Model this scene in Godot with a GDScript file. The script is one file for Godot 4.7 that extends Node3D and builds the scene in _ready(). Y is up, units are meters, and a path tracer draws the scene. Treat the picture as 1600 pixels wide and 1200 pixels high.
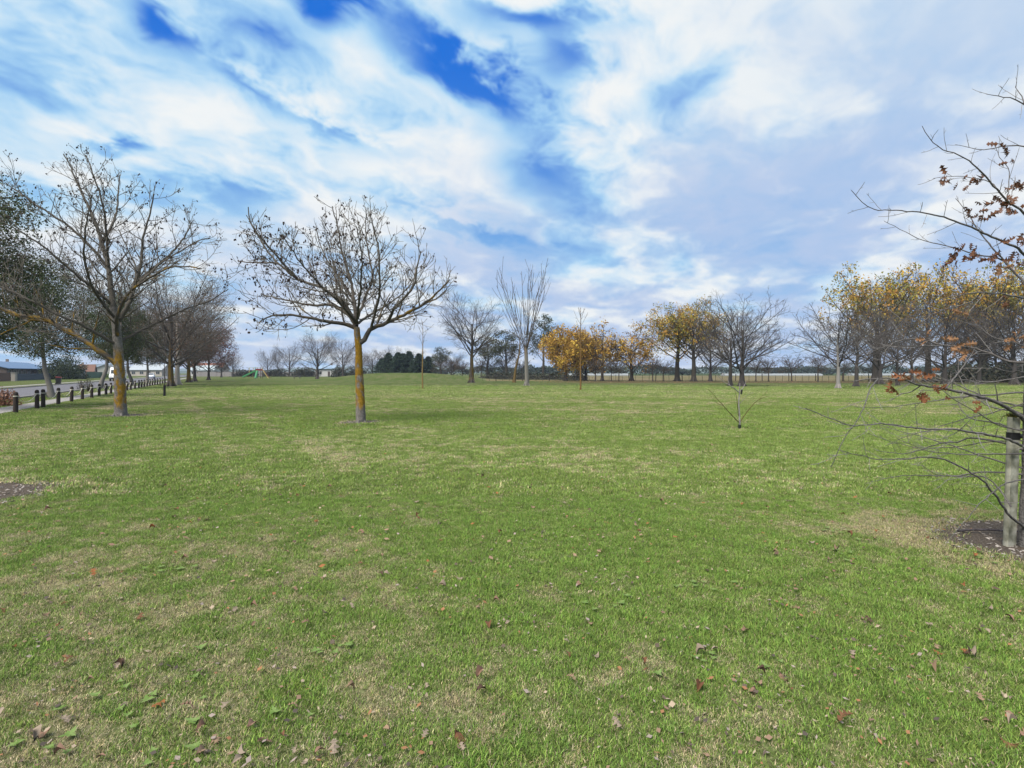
extends Node3D
# A winter park: mown grass with fallen leaves, bare lichened trees, a street with bollards on one side, golden oaks and a paddock fence on the other.

const EYE := Vector3(0, 1.6, 0)
var used := {}
var mats := {}
var n_dry := FastNoiseLite.new()
var n_mid := FastNoiseLite.new()
var n_fine := FastNoiseLite.new()
var street_u := Vector3(-0.4543, 0, -0.8908)
var street_w := Vector3(-0.8908, 0, 0.4543)


class Acc:
	var v := PackedVector3Array()
	var n := PackedVector3Array()
	var c := PackedColorArray()
	var uv := PackedVector2Array()
	var i := PackedInt32Array()

	func tube(p: PackedVector3Array, r0: float, r1: float, sides: int, col: Color, pw := 1.0) -> void:
		var m := p.size()
		if m < 2:
			return
		var start := v.size()
		var t := (p[1] - p[0]).normalized()
		var a := t.cross(Vector3(0.31, 0.17, 0.93)).normalized()
		for k in m:
			var t2 := (p[mini(k + 1, m - 1)] - p[maxi(k - 1, 0)]).normalized()
			a = (a - t2 * a.dot(t2)).normalized()
			var b := t2.cross(a)
			var r := lerpf(r0, r1, pow(float(k) / (m - 1), pw))
			for s in sides:
				var g := TAU * s / sides
				var d := a * cos(g) + b * sin(g)
				v.append(p[k] + d * r)
				n.append(d)
				c.append(col)
		for k in m - 1:
			for s in sides:
				var q := start + k * sides + s
				var q2 := start + k * sides + (s + 1) % sides
				i.append_array(PackedInt32Array([q, q + sides, q2, q2, q + sides, q2 + sides]))
		if sides > 3:
			var e := v.size()
			v.append(p[m - 1] + t * r1 * 0.3)
			n.append((p[m - 1] - p[m - 2]).normalized())
			c.append(col)
			for s in sides:
				i.append_array(PackedInt32Array([e - sides + s, e, e - sides + (s + 1) % sides]))

	func leaf(p: Vector3, ax: Vector3, sd: Vector3, col: Color) -> void:
		var s := v.size()
		var nn := ax.cross(sd).normalized()
		v.append_array(PackedVector3Array([p, p + ax * 0.45 + sd, p + ax, p + ax * 0.45 - sd]))
		n.append_array(PackedVector3Array([nn, nn, nn, nn]))
		c.append_array(PackedColorArray([col, col, col, col]))
		i.append_array(PackedInt32Array([s, s + 1, s + 2, s, s + 2, s + 3]))

	func quad(p0: Vector3, p1: Vector3, p2: Vector3, p3: Vector3, col := Color.WHITE) -> void:
		# seen from the front, the corners run clockwise
		var s := v.size()
		var nn := (p3 - p0).cross(p1 - p0).normalized()
		v.append_array(PackedVector3Array([p0, p1, p2, p3]))
		n.append_array(PackedVector3Array([nn, nn, nn, nn]))
		c.append_array(PackedColorArray([col, col, col, col]))
		i.append_array(PackedInt32Array([s, s + 1, s + 2, s, s + 2, s + 3]))

	func box(o: Vector3, sz: Vector3, col := Color.WHITE, basis := Basis.IDENTITY) -> void:
		var h := sz * 0.5
		var q: Array[Vector3] = []
		for k in 8:
			q.append(o + basis * Vector3(h.x if k & 1 else -h.x, h.y if k & 2 else -h.y, h.z if k & 4 else -h.z))
		quad(q[4], q[6], q[7], q[5], col)
		quad(q[1], q[3], q[2], q[0], col)
		quad(q[5], q[7], q[3], q[1], col)
		quad(q[0], q[2], q[6], q[4], col)
		quad(q[6], q[2], q[3], q[7], col)
		quad(q[0], q[4], q[5], q[1], col)

	func extrude(poly: PackedVector2Array, z0: float, z1: float, col := Color.WHITE) -> void:
		# a profile in x and y, pushed out along z; z1 > z0, points run anticlockwise seen from +z
		var m := poly.size()
		for k in m:
			var p := poly[k]
			var q := poly[(k + 1) % m]
			quad(Vector3(p.x, p.y, z0), Vector3(p.x, p.y, z1), Vector3(q.x, q.y, z1), Vector3(q.x, q.y, z0), col)
		var tri := Geometry2D.triangulate_polygon(poly)
		for side in 2:
			var s := v.size()
			for p in poly:
				v.append(Vector3(p.x, p.y, z1 if side == 0 else z0))
				n.append(Vector3(0, 0, 1 if side == 0 else -1))
				c.append(col)
			for k in range(0, tri.size(), 3):
				var turn := (poly[tri[k + 1]] - poly[tri[k]]).cross(poly[tri[k + 2]] - poly[tri[k]])
				var swap := (turn > 0.0) == (side == 0)
				i.append_array(PackedInt32Array([s + tri[k], s + tri[k + (2 if swap else 1)], s + tri[k + (1 if swap else 2)]]))

	func lathe(prof: PackedVector2Array, sides: int, col: Color, o := Vector3.ZERO) -> void:
		# radius, height pairs from the bottom up
		var start := v.size()
		for k in prof.size():
			var a := prof[maxi(k - 1, 0)]
			var b := prof[mini(k + 1, prof.size() - 1)]
			var sl := (b - a).normalized()
			for s in sides:
				var g := TAU * s / sides
				v.append(o + Vector3(cos(g) * prof[k].x, prof[k].y, sin(g) * prof[k].x))
				n.append(Vector3(cos(g) * sl.y, -sl.x, sin(g) * sl.y).normalized())
				c.append(col)
		for k in prof.size() - 1:
			for s in sides:
				var q := start + k * sides + s
				var q2 := start + k * sides + (s + 1) % sides
				i.append_array(PackedInt32Array([q, q2, q + sides, q2, q2 + sides, q + sides]))

	func mesh() -> ArrayMesh:
		var m := ArrayMesh.new()
		var a := []
		a.resize(Mesh.ARRAY_MAX)
		a[Mesh.ARRAY_VERTEX] = v
		a[Mesh.ARRAY_NORMAL] = n
		a[Mesh.ARRAY_COLOR] = c
		if uv.size():
			a[Mesh.ARRAY_TEX_UV] = uv
		a[Mesh.ARRAY_INDEX] = i
		m.add_surface_from_arrays(Mesh.PRIMITIVE_TRIANGLES, a)
		return m


class Grower:
	# grows branches from a polyline; each level: [per metre, first at, angle, length, spread of length, lift, wander, segments, radius ratio, least radius, sides]
	var rng := RandomNumberGenerator.new()
	var lv: Array = []
	var trunk := Acc.new()
	var big := Acc.new()
	var small := Acc.new()
	var split := 3
	var tips := PackedVector3Array()
	var tipd := PackedVector3Array()
	var ec := Vector3.ZERO
	var er := Vector3.ZERO
	var col := [Color(0.1, 0.09, 0.08), Color(0.09, 0.08, 0.07), Color(0.07, 0.06, 0.055)]

	func outside(p: Vector3) -> bool:
		return er.x > 0.0 and ((p - ec) / er).length_squared() > 1.0

	func go(p: PackedVector3Array, r0: float, r1: float, l: int, sides := 10) -> void:
		var to: Acc = trunk if l == 0 else big if l < split else small
		var f := rng.randf_range(0.85, 1.15)
		var base: Color = col[0 if l == 0 else 1 if l < split else 2]
		to.tube(p, r0, r1, sides, Color(base.r * f, base.g * f, base.b * f), 0.8)
		if l >= lv.size():
			tips.append(p[p.size() - 1])
			tipd.append((p[p.size() - 1] - p[0]).normalized())
			return
		var q: PackedFloat32Array = lv[l]
		var length := 0.0
		for k in p.size() - 1:
			length += p[k].distance_to(p[k + 1])
		var want := length * (1.0 - q[1]) * q[0]
		var cnt := int(want + rng.randf())
		var turn := rng.randf() * TAU
		for k in cnt:
			var t := lerpf(q[1], 0.98, (k + rng.randf()) / cnt)
			var at := t * (p.size() - 1)
			var j := mini(int(at), p.size() - 2)
			var o := p[j].lerp(p[j + 1], at - j)
			var tg := (p[j + 1] - p[j]).normalized()
			turn += 2.4 + rng.randf_range(-0.6, 0.6)
			var ax := tg.cross(Vector3(0.3, 0.5, 0.8)).normalized().rotated(tg, turn)
			var d := tg.rotated(ax, deg_to_rad(q[2] * rng.randf_range(0.7, 1.3)))
			var ln := q[3] * (1.0 + q[4] * rng.randf_range(-1.0, 1.0)) * (1.0 - 0.45 * t)
			var m := int(q[7])
			var pts := PackedVector3Array([o])
			for s in m:
				d = (d + Vector3(rng.randf_range(-1, 1), rng.randf_range(-1, 1), rng.randf_range(-1, 1)) * q[6] + Vector3.UP * q[5]).normalized()
				o += d * ln / m
				if outside(o) or o.y < 0.4:
					break
				pts.append(o)
			if pts.size() < 2:
				continue
			var rr := maxf(lerpf(r0, r1, pow(t, 0.8)) * q[8] * rng.randf_range(0.75, 1.0), q[9])
			go(pts, rr, maxf(rr * 0.35, q[9] * 0.7), l + 1, int(q[10]))


func _ready() -> void:
	light_and_camera()
	for k in 3:
		var n: FastNoiseLite = [n_dry, n_mid, n_fine][k]
		n.seed = 11 + k
		n.noise_type = FastNoiseLite.TYPE_SIMPLEX_SMOOTH
		n.fractal_type = FastNoiseLite.FRACTAL_FBM
		n.fractal_octaves = 3
		n.frequency = [0.11, 0.7, 2.6][k]
	make_materials()
	setting()
	street()
	hero_trees()
	park_trees()
	far_side()
	playground()
	young_oak()
	fallen_leaves()
	grass()


func light_and_camera() -> void:
	var cam := Camera3D.new()
	cam.name = "camera"
	cam.projection = Camera3D.PROJECTION_FRUSTUM
	cam.near = 0.1
	cam.far = 6000.0
	cam.size = 0.1 * 2.0 * 600.0 / 900.0
	cam.frustum_offset = Vector2(0, -0.1 * 18.0 / 900.0)
	cam.position = EYE
	add_child(cam)
	cam.current = true
	var e := Environment.new()
	e.background_mode = Environment.BG_SKY
	e.tonemap_mode = Environment.TONE_MAPPER_LINEAR
	e.tonemap_exposure = 1.42
	e.sdfgi_enabled = true
	e.ssao_enabled = true
	e.ssil_enabled = true
	e.fog_enabled = true
	e.fog_density = 0.00022
	e.fog_light_color = Color(0.80, 0.87, 1.0)
	var sky := Sky.new()
	var pm := PanoramaSkyMaterial.new()
	pm.panorama = cloudy_sky()
	sky.sky_material = pm
	e.sky = sky
	var we := WorldEnvironment.new()
	we.name = "world"
	we.environment = e
	add_child(we)
	var sun := DirectionalLight3D.new()
	sun.name = "sun"
	sun.light_energy = 1.45
	sun.light_color = Color(1.0, 0.97, 0.92)
	sun.light_angular_distance = 30.0
	sun.shadow_enabled = true
	sun.rotation_degrees = Vector3(-52, -35, 0)
	add_child(sun)


const SKY_W := 3584
const SKY_H := 1792
var sky_rows: Array = []


func cloudy_sky() -> ImageTexture:
	var parts := 4
	sky_rows.resize(parts)
	var th: Array[Thread] = []
	for k in parts:
		var t := Thread.new()
		t.start(sky_part.bind(k, parts))
		th.append(t)
	var all := PackedFloat32Array()
	for k in parts:
		all.append_array(th[k].wait_to_finish())
	var low := PackedFloat32Array()
	low.resize(SKY_W * SKY_H / 2 * 3)
	for k in range(0, low.size(), 3):
		low[k] = 0.42
		low[k + 1] = 0.47
		low[k + 2] = 0.55
	all.append_array(low)
	return ImageTexture.create_from_image(Image.create_from_data(SKY_W, SKY_H, false, Image.FORMAT_RGBF, all.to_byte_array()))


func sky_noise(sd: int, oct: int, fr: float) -> FastNoiseLite:
	var n := FastNoiseLite.new()
	n.seed = sd
	n.noise_type = FastNoiseLite.TYPE_SIMPLEX_SMOOTH
	n.fractal_type = FastNoiseLite.FRACTAL_FBM
	n.fractal_octaves = oct
	n.frequency = fr
	return n


func sky_part(part: int, parts: int) -> PackedFloat32Array:
	var out := PackedFloat32Array()
	var rows := SKY_H / 2 / parts
	out.resize(rows * SKY_W * 3)
	var na := sky_noise(5, 4, 0.60)
	var nb := sky_noise(23, 5, 1.15)
	nb.fractal_gain = 0.5
	var nr := sky_noise(57, 6, 2.6) # ripples and tufts
	nr.fractal_gain = 0.66
	var nc := sky_noise(41, 4, 0.75)
	var nw := sky_noise(71, 4, 1.6)
	# breaks in the cloud: bearing (tan), height (tan), half-length, half-height, tilt, depth
	var gaps: Array[PackedFloat32Array] = [
		[-0.07, 0.52, 0.15, 0.042, -0.55, 0.86], [-0.33, 0.64, 0.050, 0.050, -0.2, 0.86], [-0.62, 0.595, 0.045, 0.026, -0.8, 0.66],
		[0.04, 0.63, 0.12, 0.030, -0.15, 0.66], [0.085, 0.54, 0.035, 0.055, 0.3, 0.5], [-0.69, 0.395, 0.06, 0.014, 0.0, 0.6],
		[-0.07, 0.25, 0.11, 0.018, -0.25, 0.5], [0.05, 0.36, 0.07, 0.05, -0.8, 0.45], [-0.46, 0.485, 0.09, 0.022, -0.45, 0.42], [-0.31, 0.42, 0.07, 0.02, -0.5, 0.40],
		[-0.80, 0.30, 0.16, 0.03, 0.1, 0.40], [-0.86, 0.50, 0.12, 0.10, 0.0, 0.30], [0.33, 0.52, 0.10, 0.03, 0.5, 0.25], [-0.5, 0.29, 0.1, 0.02, 0.0, 0.30]]
	var at := 0
	for row in range(part * rows, (part + 1) * rows):
		var el := PI * (0.5 - (row + 0.5) / SKY_H)
		var y := sin(el)
		var cy := cos(el)
		for colm in SKY_W:
			var az := TAU * (colm + 0.5) / SKY_W
			var x := sin(az) * cy
			var z := cos(az) * cy # ahead is positive here
			var h := y + 0.13
			var px := x / h
			var pz := z / h
			var wx := nw.get_noise_2d(px, pz)
			var wz := nw.get_noise_2d(px + 37.0, pz - 11.0)
			var al := px * 0.363 + pz * 0.932 + wx * 0.10
			var ac := px * 0.932 - pz * 0.363 + wz * 0.10
			var d1 := na.get_noise_2d(al * 0.75, ac * 1.0)
			var puff := 1.0 - 2.0 * absf(nb.get_noise_2d(al * 0.7, ac)) # rounded heads, sharp creases
			var d2 := puff - 0.55
			var rip := nr.get_noise_2d(al * 0.7, ac * 1.0)
			var cov := 0.80 + 0.50 * d1 + 0.26 * d2 + 0.40 * rip
			if z > 0.15:
				var sx := x / z + wx * 0.04 + rip * 0.06
				var sy := y / z + wz * 0.03 + rip * 0.045
				for g in gaps:
					var dx := sx - g[0]
					var dy := sy - g[1]
					var ca := cos(g[4])
					var sa := sin(g[4])
					var ux := (dx * ca + dy * sa) / g[2]
					var uy := (dy * ca - dx * sa) / g[3]
					var q := ux * ux + uy * uy
					if q < 9.0:
						cov -= g[5] * exp(-q * 0.8)
			var a := smoothstep(0.0, 0.66, cov) * 0.98
			var right := 0.5 + 0.5 * sin(az)
			var low := smoothstep(0.46, 0.08, y)
			var sh := nc.get_noise_2d(al * 0.9 + 9.0, ac * 1.3) - 0.30 * d2 - 0.55 * rip + 0.05
			var bank := smoothstep(0.30, 0.80, right * 0.80 + low * 0.42)
			var grey := bank * smoothstep(-0.55, 0.38, sh)
			grey = clampf(grey, 0.0, 1.0) * 0.80
			var up := smoothstep(0.03, 0.50, y)
			var br := lerpf(0.26, 0.012, up)
			var bg := lerpf(0.55, 0.17, up)
			var bb := lerpf(0.88, 0.72, up)
			var thin := smoothstep(0.40, 1.0, cov)
			var cr := lerpf(lerpf(0.42, 0.96, thin), 0.38, grey)
			var cg := lerpf(lerpf(0.72, 0.98, thin), 0.53, grey)
			var cb := lerpf(0.97, 0.83, grey)
			var veil := 0.7 * smoothstep(0.55, 0.95, right) * smoothstep(0.22, 0.5, y)
			cr = lerpf(cr, 0.56, veil)
			cg = lerpf(cg, 0.73, veil)
			cb = lerpf(cb, 0.90, veil)
			out[at] = lerpf(br, cr, a) * 0.68
			out[at + 1] = lerpf(bg, cg, a) * 0.68
			out[at + 2] = lerpf(bb, cb, a) * 0.68
			at += 3
	return out


# ---------------------------------------------------------------- helpers

func numbered(called: String) -> String:
	var k: int = used.get(called, 0)
	used[called] = k + 1
	return called if k == 0 else "%s_%03d" % [called, k]


func at(px: float, py: float, d: float) -> Vector3:
	return Vector3((px - 800.0) / 900.0 * d, 1.6 - (py - 582.0) / 900.0 * d, -d)


func spot(px: float, d: float) -> Vector3:
	var x := (px - 800.0) / 900.0 * d
	return Vector3(x, land(x, -d), -d)


func st(s: float, p: float, y := 0.0) -> Vector3:
	return Vector3(-19.65, y, -22.8) + street_u * s + street_w * p


func street_basis() -> Basis:
	return Basis(street_u, Vector3.UP, -street_w)


func ordinal(k: int) -> String:
	var ones := ["", "first", "second", "third", "fourth", "fifth", "sixth", "seventh", "eighth", "ninth", "tenth", "eleventh", "twelfth", "thirteenth", "fourteenth", "fifteenth", "sixteenth", "seventeenth", "eighteenth", "nineteenth", "twentieth"]
	return ones[k] if k <= 20 else "twenty " + ones[k - 20]


func tag(o: Node3D, label: String, category: String, group := "") -> Node3D:
	o.set_meta("label", label)
	o.set_meta("category", category)
	if group:
		o.set_meta("group", group)
	return o


func thing(called: String, label: String, category: String, where := Vector3.ZERO, group := "") -> Node3D:
	var o := Node3D.new()
	o.name = numbered(called)
	o.position = where
	add_child(o)
	tag(o, label, category, group)
	return o


func part(called: String, a: Variant, m: Material, parent: Node, stuff := false) -> MeshInstance3D:
	var o := MeshInstance3D.new()
	o.name = numbered(called) if parent == self else called
	o.mesh = a.mesh() if a is Acc else a
	o.material_override = m
	if stuff:
		o.set_meta("kind", "stuff")
	parent.add_child(o, true)
	return o


func structure(called: String, a: Variant, m: Material) -> MeshInstance3D:
	var o := part(called, a, m, self)
	o.set_meta("kind", "structure")
	return o


func copy(o: Node3D, called: String, where: Vector3, turn: float, sc: Vector3, label: String, group := "") -> Node3D:
	var c: Node3D = o.duplicate()
	c.name = numbered(called)
	add_child(c)
	c.position = where
	c.basis = Basis(Vector3.UP, turn).scaled_local(sc)
	c.set_meta("label", label)
	c.remove_meta("group")
	if group:
		c.set_meta("group", group)
	return c


func noise_tex(sd: int, size: int, fr: float, oct: int, lo: Color, hi: Color, normal := false, gain := 0.5) -> NoiseTexture2D:
	var t := NoiseTexture2D.new()
	var n := FastNoiseLite.new()
	n.seed = sd
	n.noise_type = FastNoiseLite.TYPE_SIMPLEX_SMOOTH
	n.frequency = fr
	n.fractal_octaves = oct
	n.fractal_gain = gain
	t.width = size
	t.height = size
	t.seamless = true
	t.noise = n
	if normal:
		t.as_normal_map = true
		t.bump_strength = 6.0
	else:
		var g := Gradient.new()
		g.set_color(0, lo)
		g.set_color(1, hi)
		t.color_ramp = g
	return t


func mat(called: String, color: Color, rough := 0.9, vertex := false, metal := 0.0) -> StandardMaterial3D:
	var m := StandardMaterial3D.new()
	m.resource_name = called
	m.albedo_color = color.linear_to_srgb()
	m.roughness = rough
	m.metallic = metal
	m.metallic_specular = 0.35
	m.vertex_color_use_as_albedo = vertex
	mats[called] = m
	return m


func grain(m: StandardMaterial3D, tex: Texture2D, scale: float, bump: Texture2D = null, depth := 0.3) -> void:
	m.albedo_texture = tex
	m.uv1_triplanar = true
	m.uv1_scale = Vector3.ONE * scale
	if bump:
		m.heightmap_enabled = true
		m.heightmap_texture = bump
		m.heightmap_scale = depth


func make_materials() -> void:
	var mottled := noise_tex(3, 512, 0.02, 5, Color(0.55, 0.55, 0.55), Color(1, 1, 1), false, 0.65)
	var rough := noise_tex(8, 512, 0.05, 4, Color(0.2, 0.2, 0.2), Color(1, 1, 1), false, 0.6)
	var streak := noise_tex(9, 512, 0.03, 4, Color(0.6, 0.58, 0.55), Color(1, 1, 1), false, 0.7)
	grain(mat("bark", Color.WHITE, 0.95, true), mottled, 1.7, rough, 1.2)
	mat("twig", Color.WHITE, 0.95, true)
	var lf := mat("leaf", Color.WHITE, 0.8, true)
	lf.backlight_enabled = true
	lf.backlight = Color(0.5, 0.5, 0.5)
	lf.cull_mode = BaseMaterial3D.CULL_DISABLED
	var gr := mat("grass_blade", Color.WHITE, 0.75, true)
	gr.backlight_enabled = true
	gr.backlight = Color(0.6, 0.6, 0.6)
	gr.cull_mode = BaseMaterial3D.CULL_DISABLED
	grain(mat("timber", Color(0.30, 0.28, 0.24), 0.9), streak, 2.0, rough, 0.4)
	grain(mat("stake_wood", Color(0.52, 0.51, 0.45), 0.85), noise_tex(19, 512, 0.006, 4, Color(0.42, 0.43, 0.38), Color(1, 1, 1), false, 0.5), 1.5)
	grain(mat("bollard_wood", Color(0.055, 0.045, 0.04), 0.9), streak, 3.0, rough, 0.5)
	grain(mat("asphalt", Color(0.20, 0.20, 0.235), 0.9), mottled, 0.6)
	grain(mat("concrete", Color(0.40, 0.38, 0.37), 0.9), mottled, 0.9)
	grain(mat("painted", Color.WHITE, 0.6, true), streak, 0.8)
	grain(mat("soil", Color(0.20, 0.165, 0.14), 1.0), noise_tex(29, 512, 0.06, 5, Color(0.35, 0.33, 0.3), Color(1, 1, 1), false, 0.7), 1.4, rough, 3.0)
	mat("metal_sheet", Color(0.34, 0.45, 0.60), 0.4, false, 0.3)
	mat("rubber", Color(0.012, 0.012, 0.013), 0.7)
	mat("rope", Color(0.42, 0.40, 0.34), 0.95)
	mat("gloss", Color.WHITE, 0.3, true)
	var gl := mat("window_glass", Color(0.03, 0.035, 0.04), 0.08)
	gl.metallic_specular = 0.6
	mat("wire", Color(0.25, 0.25, 0.25), 0.6, false, 0.6)
	mat("hill_cover", Color.WHITE, 1.0, true)
	var gd := mat("ground_cover", Color.WHITE, 1.0, true)
	gd.albedo_texture = noise_tex(51, 1024, 0.03, 6, Color(0.24, 0.26, 0.19), Color(1, 1, 1), false, 0.8)
	gd.uv1_scale = Vector3(0.45, 0.45, 1)
	gd.metallic_specular = 0.1


# ---------------------------------------------------------------- the setting

func land(x: float, z: float) -> float:
	var ex := (x + 24.0) / 23.0
	var ez := (z + 128.0) / 24.0
	var r := sqrt(ex * ex + ez * ez)
	var m := 1.5 * (1.0 - smoothstep(0.15, 1.0, r))
	return m


# bare soil round trees: x, z, radius
var soil_spots: Array[Vector3] = [Vector3(4.95, -5.35, 0.88), Vector3(-7.0, -7.45, 0.95), Vector3(-14.42, -21.2, 0.85), Vector3(-4.86, -18.46, 0.62), Vector3(6.46, -16.4, 0.22)]


func soil_at(x: float, z: float) -> float:
	var best := 9.0
	for s in soil_spots:
		var d := Vector2(x - s.x, z - s.y).length() / s.z
		best = minf(best, d + 0.35 * n_mid.get_noise_2d(x * 1.6, z * 1.6))
	return best


func dryness(x: float, z: float) -> float:
	var d := 0.35 + 0.32 * n_dry.get_noise_2d(x, z * 1.25) + 0.36 * n_mid.get_noise_2d(x, z) + 0.56 * n_fine.get_noise_2d(x, z)
	# further off the mown sward is drier in broad bands
	d += 0.07 * smoothstep(7.0, 14.0, -z) + 0.20 * smoothstep(18.0, 30.0, -z) * (1.0 - smoothstep(48.0, 62.0, -z))
	d -= 0.05 * smoothstep(62.0, 85.0, -z)
	# worn wheel tracks beside the bollards and across the lawn
	var p := (Vector3(x, 0, z) - Vector3(-19.65, 0, -22.8)).dot(street_w)
	d += 0.42 * exp(-pow((p + 2.6) / 0.5, 2.0)) * clampf(0.6 + n_mid.get_noise_2d(x + 50.0, z), 0.0, 1.0)
	for o in [0.0, 1.9]:
		d += 0.22 * exp(-pow((x - 1.2 - 0.6 * z - o) / 0.34, 2.0)) * smoothstep(7.0, 10.0, -z) * smoothstep(60.0, 40.0, -z)
	d += 0.5 * exp(-(pow((x - 3.9) / 0.75, 2.0) + pow((z + 6.0) / 0.55, 2.0)))
	d -= 0.22 * exp(-(pow((x - 1.8) / 2.2, 2.0) + pow((z + 4.2) / 2.4, 2.0)))
	d += 0.12 * smoothstep(0.5, -2.5, x) * smoothstep(9.0, 4.0, -z)
	return clampf(d, 0.0, 1.0)


const GREEN := Color(0.150, 0.232, 0.062)
const DRY := Color(0.40, 0.36, 0.225)


func sward(x: float, z: float) -> Color:
	var d := dryness(x, z)
	var c := GREEN.lerp(DRY, d * 0.80)
	return c


func ground_color(x: float, z: float) -> Color:
	var c := sward(x, z)
	var litter := smoothstep(-84.0, -90.0, z + 3.0 * n_dry.get_noise_2d(x, z)) * smoothstep(2.0, 14.0, x) * smoothstep(-111.0, -107.5, z)
	c = c.lerp(Color(0.24, 0.17, 0.11), litter * clampf(0.75 + 0.8 * n_mid.get_noise_2d(x * 0.6, z * 0.6), 0.0, 1.0))
	if z < -108.5 and x > 0.045 * z:
		c = Color(0.42, 0.34, 0.22).lerp(Color(0.30, 0.28, 0.14), clampf(0.3 + n_dry.get_noise_2d(x * 0.3, z * 0.1), 0.0, 1.0))
		if z < -300.0:
			c = Color(0.12, 0.17, 0.06)
	return c


func lines(first: float, grow: float, most: float) -> PackedFloat32Array:
	var out := PackedFloat32Array([0.0])
	var s := first
	while out[out.size() - 1] < most:
		out.append(out[out.size() - 1] + s)
		s *= grow
	return out


func setting() -> void:
	var g := lines(0.22, 1.026, 3200.0)
	var xs := PackedFloat32Array()
	for k in range(g.size() - 1, 0, -1):
		xs.append(-g[k])
	xs.append_array(g)
	var zs := PackedFloat32Array()
	var back := lines(1.0, 1.3, 300.0)
	for k in range(back.size() - 1, 0, -1):
		zs.append(back[k])
	for d in g:
		zs.append(-d)
	var a := Acc.new()
	var nx := xs.size()
	for z in zs:
		for x in xs:
			a.v.append(Vector3(x, land(x, z), z))
			a.n.append(Vector3(land(x - 0.5, z) - land(x + 0.5, z), 1, land(x, z - 0.5) - land(x, z + 0.5)).normalized())
			a.c.append(ground_color(x, z))
			a.uv.append(Vector2(x, z))
	for r in zs.size() - 1:
		for q in nx - 1:
			var k := r * nx + q
			a.i.append_array(PackedInt32Array([k, k + nx, k + 1, k + 1, k + nx, k + nx + 1]))
	structure("ground", a, mats.ground_cover)
	# hills far behind the paddock
	var hn := sky_noise(90, 4, 0.0012)
	for ring in 2:
		a = Acc.new()
		var far: float = [1500.0, 2700.0][ring]
		var tall: float = [26.0, 62.0][ring]
		var m := 160
		for k in m + 1:
			var x := lerpf(-far * 1.3, far * 1.3, float(k) / m)
			var top := tall * (0.55 + 0.75 * hn.get_noise_2d(x + ring * 5000.0, 0.0))
			for j in 5:
				var t := j / 4.0
				a.v.append(Vector3(x, -3.0 + (top + 3.0) * smoothstep(0.0, 1.0, t), -far - t * far * 0.22))
				a.n.append(Vector3(0, 0.9, 0.4).normalized())
				var f := 0.8 + 0.5 * hn.get_noise_2d(x * 6.0, j * 300.0)
				a.c.append(Color(0.07 * f, 0.10 * f, 0.06 * f))
		for k in m:
			for j in 4:
				var q := k * 5 + j
				a.i.append_array(PackedInt32Array([q, q + 1, q + 5, q + 5, q + 1, q + 6]))
		structure("hills", a, mats.hill_cover)
	# bare soil round the trees, with chips of bark lying on it
	var rng := RandomNumberGenerator.new()
	rng.seed = 77
	for s in soil_spots.slice(0, 4):
		a = Acc.new()
		a.v.append(Vector3(0, 0.016, 0))
		a.n.append(Vector3.UP)
		a.c.append(Color.WHITE)
		for ring in 2:
			for k in 40:
				var an := TAU * k / 40.0
				var r: float = s.z * (1.0 + 0.30 * n_mid.get_noise_2d(s.x + cos(an) * 1.3, s.y + sin(an) * 1.3)) * (0.8 if ring == 0 else 1.12)
				a.v.append(Vector3(cos(an) * r, 0.013 if ring == 0 else -0.012, sin(an) * r))
				a.n.append(Vector3.UP)
				a.c.append(Color.WHITE)
		for k in 40:
			var k2 := (k + 1) % 40
			a.i.append_array(PackedInt32Array([0, 1 + k, 1 + k2, 1 + k, 41 + k, 1 + k2, 1 + k2, 41 + k, 41 + k2]))
		var o := structure("soil_patch", a, mats.soil)
		o.position = Vector3(s.x, land(s.x, s.y), s.y)
		var chips := Acc.new()
		for k in int(520 * s.z):
			var r: float = sqrt(rng.randf()) * s.z * 1.05
			var an := rng.randf() * TAU
			var b := Basis.from_euler(Vector3(rng.randf_range(-0.5, 0.5), rng.randf() * TAU, rng.randf_range(-0.5, 0.5)))
			var f := rng.randf_range(0.06, 0.36)
			chips.box(Vector3(cos(an) * r, 0.018, sin(an) * r), Vector3(rng.randf_range(0.01, 0.045), 0.006, rng.randf_range(0.006, 0.018)), Color(f * 1.05, f * 0.95, f * 0.88), b)
		part("mulch_chips", chips, mats.twig, o, true)


func strip(p0: float, p1: float, s0: float, s1: float, y: float) -> Acc:
	var a := Acc.new()
	var m := 60
	for k in m:
		var sa := lerpf(s0, s1, float(k) / m)
		var sb := lerpf(s0, s1, (k + 1.0) / m)
		a.quad(st(sa, p0, y), st(sa, p1, y), st(sb, p1, y), st(sb, p0, y))
	return a


func kerb(p0: float, p1: float, s0: float, s1: float, h: float) -> Acc:
	var a := Acc.new()
	var b := street_basis()
	var m := 40
	for k in m:
		var sa := lerpf(s0, s1, float(k) / m)
		var sb := lerpf(s0, s1, (k + 1.0) / m)
		a.box(st((sa + sb) * 0.5, (p0 + p1) * 0.5, h * 0.5 - 0.02), Vector3((sb - sa) * 0.996, h, p1 - p0), Color.WHITE, b)
	return a


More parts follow.
